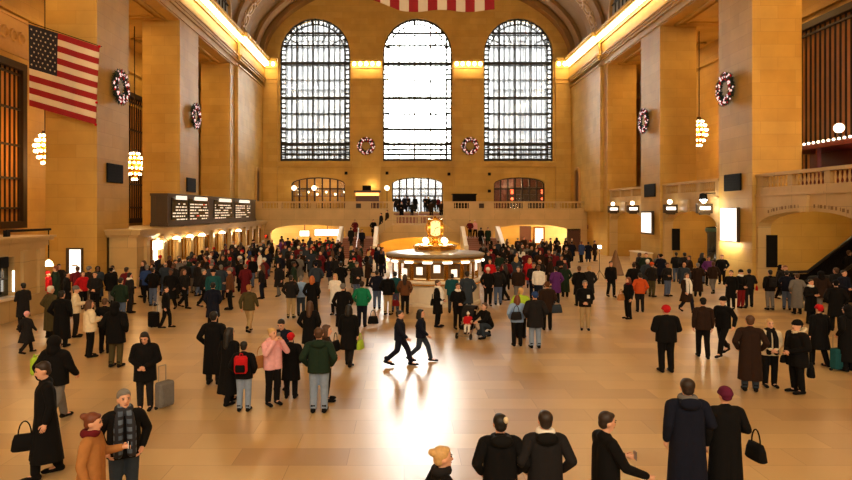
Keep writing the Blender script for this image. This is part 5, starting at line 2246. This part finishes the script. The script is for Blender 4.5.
P('person in red hooded coat beside the pendant lamp, left', 48, 308, 1.60, 90, 'pockets', ('coat', 'red'), 'black', ('beanie', 'red'))
# group around the pink jacket
P('man in long black coat with back turned, left of the red backpack', 214, 384, 1.76, 178, 'pockets', ('longcoat', 'black'), 'charcoal', ('short', 'black'), wd=1.12)
P('woman with long black hair in ankle length black coat, left of red backpack', 230, 404, 1.66, 150, 'stride', ('longcoat', 'black'), 'black', ('long', 'black'), wd=1.08)
a = P('child in black jacket and light jeans wearing a red backpack', 244, 411, 1.46, 178, 'pockets', ('jacket', 'black'), 'light jeans', ('short', 'black'), wd=1.08)
carry('backpack', 'red and black backpack on the child in light jeans', 'backpack', (a.location.x - .02, a.location.y - .13, .84), 182, 'red', .85, 'black')
a = P('woman in pink hooded jacket raising a camera, facing right', 273, 405, 1.66, 38, 'photo', ('jacket', 'pink'), 'black', ('bun', 'blond'), hy=10, ex=(('hood_down', 'pink'),))
carry('handbag', 'tan shoulder bag at the hip of the woman in pink jacket', 'handbag', (a.location.x - .27, a.location.y - .02, .82), 50, 'tan', 1.0)
phone('small camera held up by the woman in pink jacket', a, 'photo', 'L', 'camera', 'camera', 'silver')
P('person in bright red knit hat and black coat, beside the pink jacket', 291, 398, 1.46, 178, 'pockets', ('coat', 'black'), 'black', ('beanie', 'red'), wd=1.1)
P('man in navy jacket looking down, behind the red knit hat', 282, 389, 1.66, -12, 'phone', ('jacket', 'navy'), 'black', ('short', 'black'), hp=26)
P('man in dark green hooded jacket and light jeans with back turned', 319, 412, 1.76, 180, 'pockets', ('jacket', 'dark green'), 'light jeans', ('short', 'brown'), ex=(('hood_down', 'dark green'),), wd=1.15)
P('woman in dark brown jacket half hidden by the man in light jeans', 327, 401, 1.68, 95, 'clasp', ('jacket', 'dark brown'), 'charcoal', ('shoulder', 'brown'))
P('woman with long brown hair in black coat, behind the light jeans man', 310, 360, 1.66, 175, 'pockets', ('coat', 'black'), 'black', ('long', 'brown'))
a = P('woman in black coat striding with a black bag, left of the bright floor', 349, 366, 1.66, 165, 'stride', ('coat', 'black'), 'charcoal', ('shoulder', 'black'))
carry('handbag', 'black square bag carried by the woman striding in black coat', 'handbag', (a.location.x - .36, a.location.y - .05, .42), 70, 'black', 1.1)
carry('handbag', 'lime green shopping bag beside the woman striding in black coat', 'bag', (a.location.x + .30, a.location.y + .05, .45), 70, 'lime', .95)
P('man in tan cap, olive jacket and khaki trousers walking away, alone', 249, 333, 1.66, 170, 'walk', ('jacket', 'olive'), 'khaki', ('cap', 'tan'))
P('man in navy coat walking toward the left crowd, near the man in tan cap', 213, 330, 1.68, 190, 'walk2', ('coat', 'navy'), 'black', ('short', 'black'))
P('man in charcoal jacket and khaki trousers with back turned, centre left', 291, 318, 1.68, 178, 'pockets', ('jacket', 'charcoal'), 'khaki', ('short', 'dark brown'))
P('woman in light blue jacket and grey hair, right of khaki trousers man', 301, 316, 1.60, 190, 'pockets', ('jacket', 'light blue'), 'slate', ('short', 'grey'))
P('person with ginger hair in black long coat, centre left', 312, 320, 1.70, 180, 'pockets', ('longcoat', 'black'), 'black', ('shoulder', 'ginger'))
P('woman in white coat with blond hair, left of the booth', 335, 315, 1.66, -20, 'bag', ('coat', 'white'), 'black', ('long', 'blond'))
P('person in black long coat with grey hat, left of the green jacket', 343, 334, 1.72, 180, 'pockets', ('longcoat', 'black'), 'black', ('beanie', 'grey'), wd=1.1)
a = P('woman in bright green jacket with back turned', 362, 327, 1.66, 175, 'pockets', ('jacket', 'green'), 'navy', ('short', 'black'), wd=1.12)
carry('handbag', 'black bag standing by the woman in bright green jacket', 'handbag', (a.location.x + .40, a.location.y, .12), 20, 'black', 1.1)
# near the booth
P('man in navy jacket and jeans left of the booth, back turned', 377, 309, 1.66, 175, 'pockets', ('jacket', 'navy'), 'jeans', ('short', 'black'))
P('man in white cap, black jacket and khaki trousers left of the booth', 388, 315, 1.72, 160, 'pockets', ('jacket', 'black'), 'khaki', ('cap', 'white'))
a = P('man in teal jacket and jeans at the left of the booth', 395, 312, 1.68, 185, 'pockets', ('jacket', 'teal'), 'jeans', ('short', 'black'))
carry('handbag', 'dark red shopping bag beside the man in teal jacket left of the booth', 'bag', (a.location.x + .02, a.location.y - .32, .30), 0, 'dark red', .95)
P('woman in brown jacket with long dark hair in front of the booth', 405, 314, 1.62, 170, 'pockets', ('jacket', 'brown'), 'black', ('long', 'dark brown'))
P('man in navy coat walking right over the bright floor, left of two', 400, 366, 1.50, 80, 'walk', ('jacket', 'navy'), 'navy', ('short', 'black'), wd=1.2)
P('woman in navy jacket and blue jeans walking right beside the man in navy coat', 421, 362, 1.46, 80, 'walk', ('jacket', 'navy'), 'slate', ('shoulder', 'black'), wd=1.15)
a = P('man in black coat with white scarf facing right before the booth', 438, 327, 1.70, 70, 'clasp', ('coat', 'black'), 'black', ('short', 'brown'), ex=(('long_scarf', 'white'),))
carry('handbag', 'black shoulder bag of the man in black coat and white scarf', 'handbag', (a.location.x - .21, a.location.y - .06, .80), 80, 'black', .9)
a = P('person in teal jacket leaning at the booth counter, back turned', 452, 313, 1.62, 178, 'phone', ('puffer', 'teal'), 'slate', ('short', 'black'))
P('person in slate grey coat at the booth counter, right of the teal jacket', 467, 316, 1.78, 182, 'pockets', ('coat', 'slate'), 'black', ('short', 'black'))
P('person in black jacket and white scarf standing behind the stroller', 458, 329, 1.62, 15, 'clasp', ('jacket', 'black'), 'black', ('short', 'brown'), ex=(('scarf', 'white'),))
P('man in black jacket crouching beside the stroller', 486, 338, 1.70, -60, 'crouch', ('jacket', 'black'), 'slate', ('short', 'brown'))
sx = ground(468, 337)
st_ = empty('stroller', (sx.x, sx.y, 0), R(-25))
tag(st_, 'black baby stroller in front of the booth', 'stroller')
m_ = MB()
for s in (-1, 1):
    m_.path([(s * .22, -.42, .10), (s * .22, .18, .55), (s * .22, .42, 1.0)], .016, 6)
    m_.path([(s * .22, .40, .10), (s * .22, -.05, .50)], .016, 6)
m_.path([(-.22, .42, 1.0), (.22, .42, 1.0)], .018, 6)
m_.path([(-.22, -.42, .10), (.22, -.42, .10)], .014, 6)
m_.build('frame', M['silver'], st_)
m_ = MB()
m_.prism([(-.30, .28), (-.30, .40), (.10, .40), (.26, .85), (.32, .85), (.16, .28)], lambda u, v, q: (-.19 + q, u, v), .38)
m_.build('seat', M['cloth black'], st_)
m_ = MB()
vs = []
for i in range(7):
    t = R(10 + i * 22)
    for x in (-.21, .21):
        vs.append((x, .22 - .36 * math.cos(t) * 1.0 + .06, .62 + .40 * math.sin(t)))
m_.add(vs + [(v[0] * .92, v[1] + .01, v[2] - .03) for v in vs], [(i * 2, i * 2 + 1, i * 2 + 3, i * 2 + 2) for i in range(6)] + [(14 + i * 2, 14 + i * 2 + 1, 14 + i * 2 + 3, 14 + i * 2 + 2) for i in range(6)])
m_.build('canopy', M['cloth charcoal'], st_)
for x, y in ((-.24, -.42), (.24, -.42), (-.24, .40), (.24, .40)):
    m_ = MB()
    m_.tube((x - .02, y, .10), (x + .02, y, .10), .10, .10, 16)
    m_.build('wheel', M['rubber'], st_)
P('small child in red and white jacket sitting in the stroller', 465, 0, .92, -15, 'sit', ('sweater', 'red'), 'white', ('pompom', 'white'), Y=sx.y - .16, X=sx.x - .02, z=.18, hp=10)
# right of the booth
P('woman in white knit hat and black coat, right of the booth', 488, 306, 1.70, 5, 'pockets', ('jacket', 'black'), 'black', ('beanie', 'white'))
P('man in charcoal jacket and jeans, right of the booth', 498, 305, 1.72, 175, 'pockets', ('jacket', 'charcoal'), 'jeans', ('short', 'dark brown'))
P('person in bright red jacket right of the booth', 490, 292, 1.70, -20, 'clasp', ('jacket', 'red'), 'black', ('short', 'brown'))
a = P('woman in light blue jacket and black trousers with back turned', 517, 346, 1.58, 182, 'pockets', ('jacket', 'light blue'), 'black', ('shoulder', 'auburn'), wd=1.1)
carry('handbag', 'dark shoulder bag on the back of the woman in light blue jacket', 'handbag', (a.location.x - .06, a.location.y - .22, .86), 5, 'charcoal', .95)
P('woman in lime green jacket and blond hair behind the light blue jacket', 521, 338, 1.66, 160, 'pockets', ('puffer', 'lime'), 'black', ('short', 'blond'))
P('man in blue knit hat, charcoal jacket and light jeans, back turned', 535, 348, 1.72, 180, 'pockets', ('parka', 'charcoal'), 'light jeans', ('beanie', 'blue'), wd=1.12)
a = P('person in brown knit hat and dark brown jacket, right of the blue hat', 547, 330, 1.70, 175, 'bag', ('parka', 'dark brown'), 'black', ('beanie', 'brown'))
carry('handbag', 'slate blue bag at the right side of the person in brown hat', 'bag', (a.location.x + .32, a.location.y - .08, .62), 20, 'slate', 1.15)
P('man in black jacket with white badge and khaki trousers, standing alone', 585, 330, 1.74, -12, 'clasp', ('jacket', 'black'), 'khaki', ('short', 'grey'), ex=())
bd_ = MB()
bd_.box(-.045, .045, -.006, .006, -.06, .06)
o_ = bd_.build('badge', M['paper'], bpy.data.objects[[o.name for o in SC.objects if o.name.startswith('person') and o.get('label', '').startswith('man in black jacket with white badge')][0]])
o_.location = (.10, -.158, 1.20)
P('man in dark suit walking toward the viewer by the white floor glare', 611, 297, 1.74, 5, 'stride', ('jacket', 'black'), 'black', ('short', 'black'))
P('person in purple coat in the crowd right of the booth', 556, 303, 1.66, 190, 'pockets', ('coat', 'purple'), 'black', ('short', 'black'))
P('person in long dark green coat, right of the purple coat', 565, 297, 1.62, 178, 'pockets', ('longcoat', 'dark green'), 'black', ('shoulder', 'black'))
P('person in black coat with brown hair, left of a dark pair right of the booth', 579, 306, 1.76, 182, 'pockets', ('coat', 'black'), 'black', ('short', 'brown'))
P('person in charcoal coat with blond hair, right of a dark pair', 589, 304, 1.72, 178, 'pockets', ('coat', 'charcoal'), 'black', ('short', 'blond'))
a = P('woman in black jacket with maroon scarf carrying a tan bag, right', 628, 319, 1.62, -75, 'bag', ('jacket', 'black'), 'black', ('shoulder', 'auburn'), ex=(('scarf', 'maroon'),))
carry('handbag', 'tan bag carried by the woman in maroon scarf', 'handbag', (a.location.x - .30, a.location.y - .08, .74), 30, 'tan', .95)
P('person in orange red jacket with back turned, right group', 640, 312, 1.62, 170, 'pockets', ('jacket', 'orange'), 'charcoal', ('short', 'black'))
P('person in orange knit hat and charcoal jacket, right group', 652, 297, 1.70, 120, 'pockets', ('jacket', 'charcoal'), 'olive', ('beanie', 'orange'))
P('person in black parka left of the orange hat, right group', 634, 300, 1.74, 160, 'pockets', ('parka', 'black'), 'charcoal', ('short', 'black'))
P('man in red knit hat and black puffer with back turned, alone on the floor', 666, 372, 1.74, 178, 'clasp', ('puffer', 'black'), 'black', ('beanie', 'red'), wd=1.2)
P('woman with long brown hair in open dark coat and white top, walking', 687, 313, 1.64, 10, 'walk', ('coat', 'dark brown'), 'navy', ('long', 'brown'), ex=(('long_scarf', 'white'),))
P('man in grey brown jacket walking away, left of a pair', 703, 358, 1.72, 165, 'stride', ('jacket', 'dark brown'), 'black', ('cap', 'charcoal'))
P('man in black knit hat and black jacket walking, right of a pair', 723, 356, 1.72, -60, 'walk', ('jacket', 'black'), 'black', ('beanie', 'black'), wd=1.1)
P('bare headed man in long dark coat facing the woman in white jacket', 750, 391, 1.76, 160, 'pockets', ('longcoat', 'dark brown'), 'slate', ('short', 'brown'), wd=1.12)
a = P('blond woman in white jacket and black trousers facing the viewer', 770, 387, 1.62, -10, 'clasp', ('jacket', 'cream'), 'black', ('shoulder', 'blond'), ex=(('long_scarf', 'black'),), wd=1.08)
carry('handbag', 'small black bag held by the blond woman in white jacket', 'handbag', (a.location.x + .18, a.location.y - .30, .66), 15, 'black', .7)
a = P('woman in black hat and black parka with pale fur collar, facing left', 797, 393, 1.68, -80, 'clasp', ('parka', 'black'), 'black', ('beanie', 'black'), ex=(('fur', 'cream'),), wd=1.15)
carry('handbag', 'black bag at the hip of the woman with pale fur collar', 'handbag', (a.location.x + .33, a.location.y + .02, .38), 60, 'black', 1.2)
a = P('person in red knit hat and black coat pulling a teal suitcase', 819, 366, 1.66, 185, 'stride', ('coat', 'black'), 'black', ('beanie', 'red'), wd=1.1)
carry('suitcase', 'teal wheeled suitcase behind the person in red hat at right', 'suitcase', (a.location.x + .18, a.location.y - .50, 0), 20, 'teal', .95)
P('person in long black coat with raised hood at the right edge', 847, 371, 1.74, 200, 'pockets', ('longcoat', 'black'), 'black', ('hood', 'black'), wd=1.15)
P('tall man in black cap and black coat near the escalator, right edge', 836, 331, 1.78, 150, 'pockets', ('coat', 'black'), 'black', ('cap', 'black'), wd=1.1)
P('woman in black coat with white scarf facing the viewer, right edge group', 811, 324, 1.66, 10, 'phone', ('coat', 'black'), 'black', ('short', 'dark brown'), ex=(('scarf', 'white'),))
P('person in long grey coat with brown hair, right edge group', 797, 314, 1.66, 170, 'pockets', ('longcoat', 'grey'), 'black', ('short', 'brown'))
P('person in navy jacket left of the long grey coat, right edge group', 787, 310, 1.68, 140, 'pockets', ('jacket', 'navy'), 'jeans', ('short', 'black'))
a = P('man in black jacket and grey trousers with backpack, below black panel', 770, 310, 1.70, 178, 'pockets', ('jacket', 'black'), 'grey', ('short', 'black'))
carry('backpack', 'dark backpack on the man in grey trousers below the black panel', 'backpack', (a.location.x, a.location.y - .15, 1.0), 180, 'charcoal', .9)
P('person in black coat leaning left, group below the large white poster', 731, 309, 1.66, -40, 'bag', ('coat', 'black'), 'black', ('short', 'black'))
P('person in black knit hat with white scarf, group below the large white poster', 741, 308, 1.66, 15, 'clasp', ('jacket', 'black'), 'dark red', ('beanie', 'black'), ex=(('scarf', 'white'),))
P('person in charcoal jacket with red bag, group below the large white poster', 749, 307, 1.66, 165, 'bag', ('jacket', 'charcoal'), 'charcoal', ('short', 'black'))
carry('handbag', 'red bag at the hip of the person below the large white poster', 'bag', (SPOTS[-1][0] + .27, SPOTS[-1][1] - .12, .74), 60, 'red', .8)

# ---- people on the stairs and the landing
P('person in red coat standing at the head of the left flight', 355, 0, 1.7, 10, 'pockets', ('coat', 'maroon'), 'black', ('short', 'dark brown'), Y=62.5, z=1.65)
P('person in black coat at the head of the left flight beside the parapet', 373.5, 0, 1.72, 20, 'pockets', ('coat', 'black'), 'black', ('short', 'black'), Y=61.5, z=1.65)
P('person in charcoal coat coming down the upper left side flight, lower one', 381, 0, 1.7, -60, 'stride', ('coat', 'charcoal'), 'black', ('short', 'black'), Y=62.0, z=2.3)
P('person in dark brown coat coming down the upper left side flight, upper one', 387, 0, 1.7, -60, 'stride', ('coat', 'dark brown'), 'black', ('short', 'brown'), Y=62.4, z=2.6)
P('person in pink jacket on the right flight of stairs', 475, 0, 1.68, 30, 'stride', ('jacket', 'pink'), 'black', ('short', 'white'), Y=61.0, z=1.65)
P('person in red jacket on the right flight beside the pink jacket', 470, 0, 1.66, 0, 'pockets', ('jacket', 'maroon'), 'black', ('short', 'black'), Y=60.6, z=1.65)
P('person in black coat halfway up the right flight of stairs', 481, 0, 1.7, 170, 'stride', ('coat', 'black'), 'black', ('short', 'black'), Y=58.2, z=.99)
P('person in dark green coat on the right flight near its right parapet', 488, 0, 1.7, 0, 'stride', ('coat', 'dark green'), 'black', ('short', 'dark brown'), Y=58.0, z=.99)
P('person in navy jacket halfway up the left flight of stairs', 362, 0, 1.7, 0, 'stride', ('jacket', 'navy'), 'black', ('short', 'black'), Y=57.6, z=.825)
P('person in dark grey coat on the left flight near its left parapet', 351, 0, 1.7, 170, 'stride', ('coat', 'charcoal'), 'black', ('short', 'black'), Y=58.0, z=.99)
P('person in black jacket riding up the escalator', 0, 0, 1.7, 90, 'pockets', ('jacket', 'black'), 'black', ('short', 'brown'), Y=30.3, X=20.0 + .27 * 4.5, z=.1 + 3 * .172)

# ---- the crowd, row by row; every look occurs once in its place
OBST = [lambda x, y: (x - BX) ** 2 + (y - BY) ** 2 < 2.75 ** 2,
        lambda x, y: x < -14.0 and y > 34,
        lambda x, y: x < -15.6,
        lambda x, y: -6.5 < x < -2.0 and y > 55.2, lambda x, y: 4.9 < x < 9.4 and y > 55.2,
        lambda x, y: -5 < x < 8 and y > 57.5,
        lambda x, y: x > 18.6 and 33.5 < y < 38.9, lambda x, y: x > 18.4 and y > 46.5,
        lambda x, y: x > 18.2 and 28.9 < y < 31.9, lambda x, y: (x - 20.25) ** 2 + (y - 41.4) ** 2 < .8]
rr = random.Random(21)
DARK = ['black', 'charcoal', 'navy', 'dark brown', 'dark green', 'slate', 'black', 'charcoal', 'dark brown', 'maroon']
ACC = ['red', 'maroon', 'grey', 'olive', 'brown', 'tan', 'blue', 'purple', 'white', 'dark red', 'teal', 'dark red', 'maroon', 'red']
GAR = ['jacket', 'coat', 'longcoat', 'parka', 'jacket', 'coat']
GN = {'jacket': 'jacket', 'coat': 'coat', 'longcoat': 'long coat', 'parka': 'parka', 'puffer': 'puffer'}
HEADS = [(('short', 'black'), 'short black hair'), (('short', 'dark brown'), 'dark brown hair'), (('short', 'brown'), 'short brown hair'), (('short', 'grey'), 'grey hair'),
         (('long', 'black'), 'long black hair'), (('long', 'brown'), 'long brown hair'), (('shoulder', 'blond'), 'blond hair'), (('beanie', 'red'), 'red knit hat'),
         (('beanie', 'black'), 'black knit hat'), (('beanie', 'white'), 'white knit hat'), (('cap', 'navy'), 'navy cap'), (('hood', 'black'), 'raised black hood'),
         (('short', 'auburn'), 'auburn hair'), (('beanie', 'grey'), 'grey knit hat'), (('bald', 'grey'), 'bald head')]
HW = [9, 8, 7, 4, 4, 4, 3, 3, 4, 3, 2, 3, 3, 2, 2]
BOTS = ['black', 'black', 'black', 'jeans', 'charcoal', 'black', 'navy', 'grey']
USED = {}


def crowd(place, fy, x0, x1, step, acc=.16, jit=1.5, face=(0, 360), group=None):
    used = USED.setdefault(place, set())
    px = x0
    while px <= x1:
        for tries in range(9):
            p = px + rr.uniform(-.32, .32) * step * (1 + tries * .12)
            f = fy + rr.uniform(-jit, jit)
            Y = F * EYE / (f - HZ)
            x = (p - CXP) * Y / F
            if any(o(x, Y) for o in OBST):
                continue
            if any(abs(x - s[0]) < .62 and abs(Y - s[1]) < .55 for s in SPOTS if s[2] == 0):
                continue
            for t2 in range(40):
                c = rr.choice(ACC if rr.random() < acc else DARK)
                g = rr.choice(GAR)
                hd, hn = rr.choices(HEADS, HW)[0]
                look = (c, g, hn)
                if look not in used:
                    break
            used.add(look)
            bt = rr.choice(BOTS)
            pose = rr.choice(['pockets', 'pockets', 'stand', 'phone', 'clasp', 'bag', 'stride', 'walk2'])
            rz = rr.choice([180, 180, 180, 0, 90, -90, 150, 210, 30, -30]) + rr.uniform(-20, 20)
            P(f'person in {c} {GN[g]} with {hn}, {place}', p, f, rr.uniform(1.62, 1.80), rz, pose, (g, c), bt, hd, skin=rr.choice(['light', 'light', 'tan', 'light', 'dark']), wd=rr.uniform(1.05, 1.16))
            break
        px += step


LC = 'crowd left of the booth'
crowd('last row under the left arch', 256, 272, 342, 9, .09, 1.2)
crowd('last row but one, left arch', 260, 255, 340, 10, .09, 1.2)
crowd('by the far ticket windows', 263, 232, 345, 10, .09, 1.2)
crowd('back row, left crowd', 267, 225, 385, 8.5, .09, 1.2)
crowd('second row from back, left crowd', 272, 205, 388, 9, .09, 1.4)
crowd('middle row, left crowd', 278, 190, 385, 10, .09, 1.4)
crowd('by the near ticket windows', 286, 158, 250, 9, .09, 2)
crowd('middle row left of the booth', 286, 252, 375, 12.5, .09, 2)
crowd('row behind the front, left crowd', 291, 150, 246, 11, .08, 2)
crowd('front row, left crowd', 298, 140, 232, 11.5, .09, 2.2)
crowd('front row left of the booth', 298, 240, 372, 19, .12, 2.2)
crowd('loose front edge, left crowd', 309, 172, 240, 15, .09, 3)
crowd('group near the left pier', 303, 56, 136, 15, .09, 3)
crowd('last row under the right arch', 257, 500, 572, 8, .09, 1.2)
crowd('second row before the right arch', 262, 492, 596, 8, .09, 1.2)
crowd('back row, right crowd', 267, 486, 560, 8.5, .09, 1.2)
crowd('middle row, right crowd', 273, 484, 572, 9, .09, 1.4)
crowd('second row, right crowd', 280, 490, 572, 9.5, .09, 1.4)
crowd('front row, right crowd', 289, 508, 572, 10, .09, 2)
crowd('loose front edge, right crowd', 302, 508, 552, 12, .09, 2)
crowd('beside the second right pier', 283, 640, 690, 8.5, .08, 1.5)
crowd('near the right kiosk', 285, 692, 724, 9, .1, 1.5)
crowd('front of the right pier group', 296, 652, 716, 15, .1, 2)
crowd('before the escalator', 301, 778, 852, 11, .1, 2)
crowd('right edge row before the escalator', 311, 822, 856, 12, .1, 2)
# people at the head of the middle flight
for i in range(15):
    px = 395 + i * 3.3 + rr.uniform(-.8, .8)
    if 418 < px < 423:
        continue
    row = i % 3
    Y = (69.4, 70.3, 67.2)[row]
    zz = (4.1, 4.1, 3.5)[row]
    used = USED.setdefault('stair', set())
    while True:
        c = rr.choice(DARK)
        g = rr.choice(GAR)
        hd, hn = rr.choices(HEADS, HW)[0]
        if (c, g, hn) not in used:
            used.add((c, g, hn))
            break
    P(f'person in {c} {GN[g]} with {hn}, ' + ('before the street doors' if row < 2 else 'below the street doors'), px, 0, rr.uniform(1.62, 1.78), rr.choice([0, 180, 20, 160]), rr.choice(['pockets', 'stride', 'bag']), (g, c), 'black', hd, Y=Y, z=zz)
print('PEOPLE', NP[0], len(SC.objects), len(MESH))
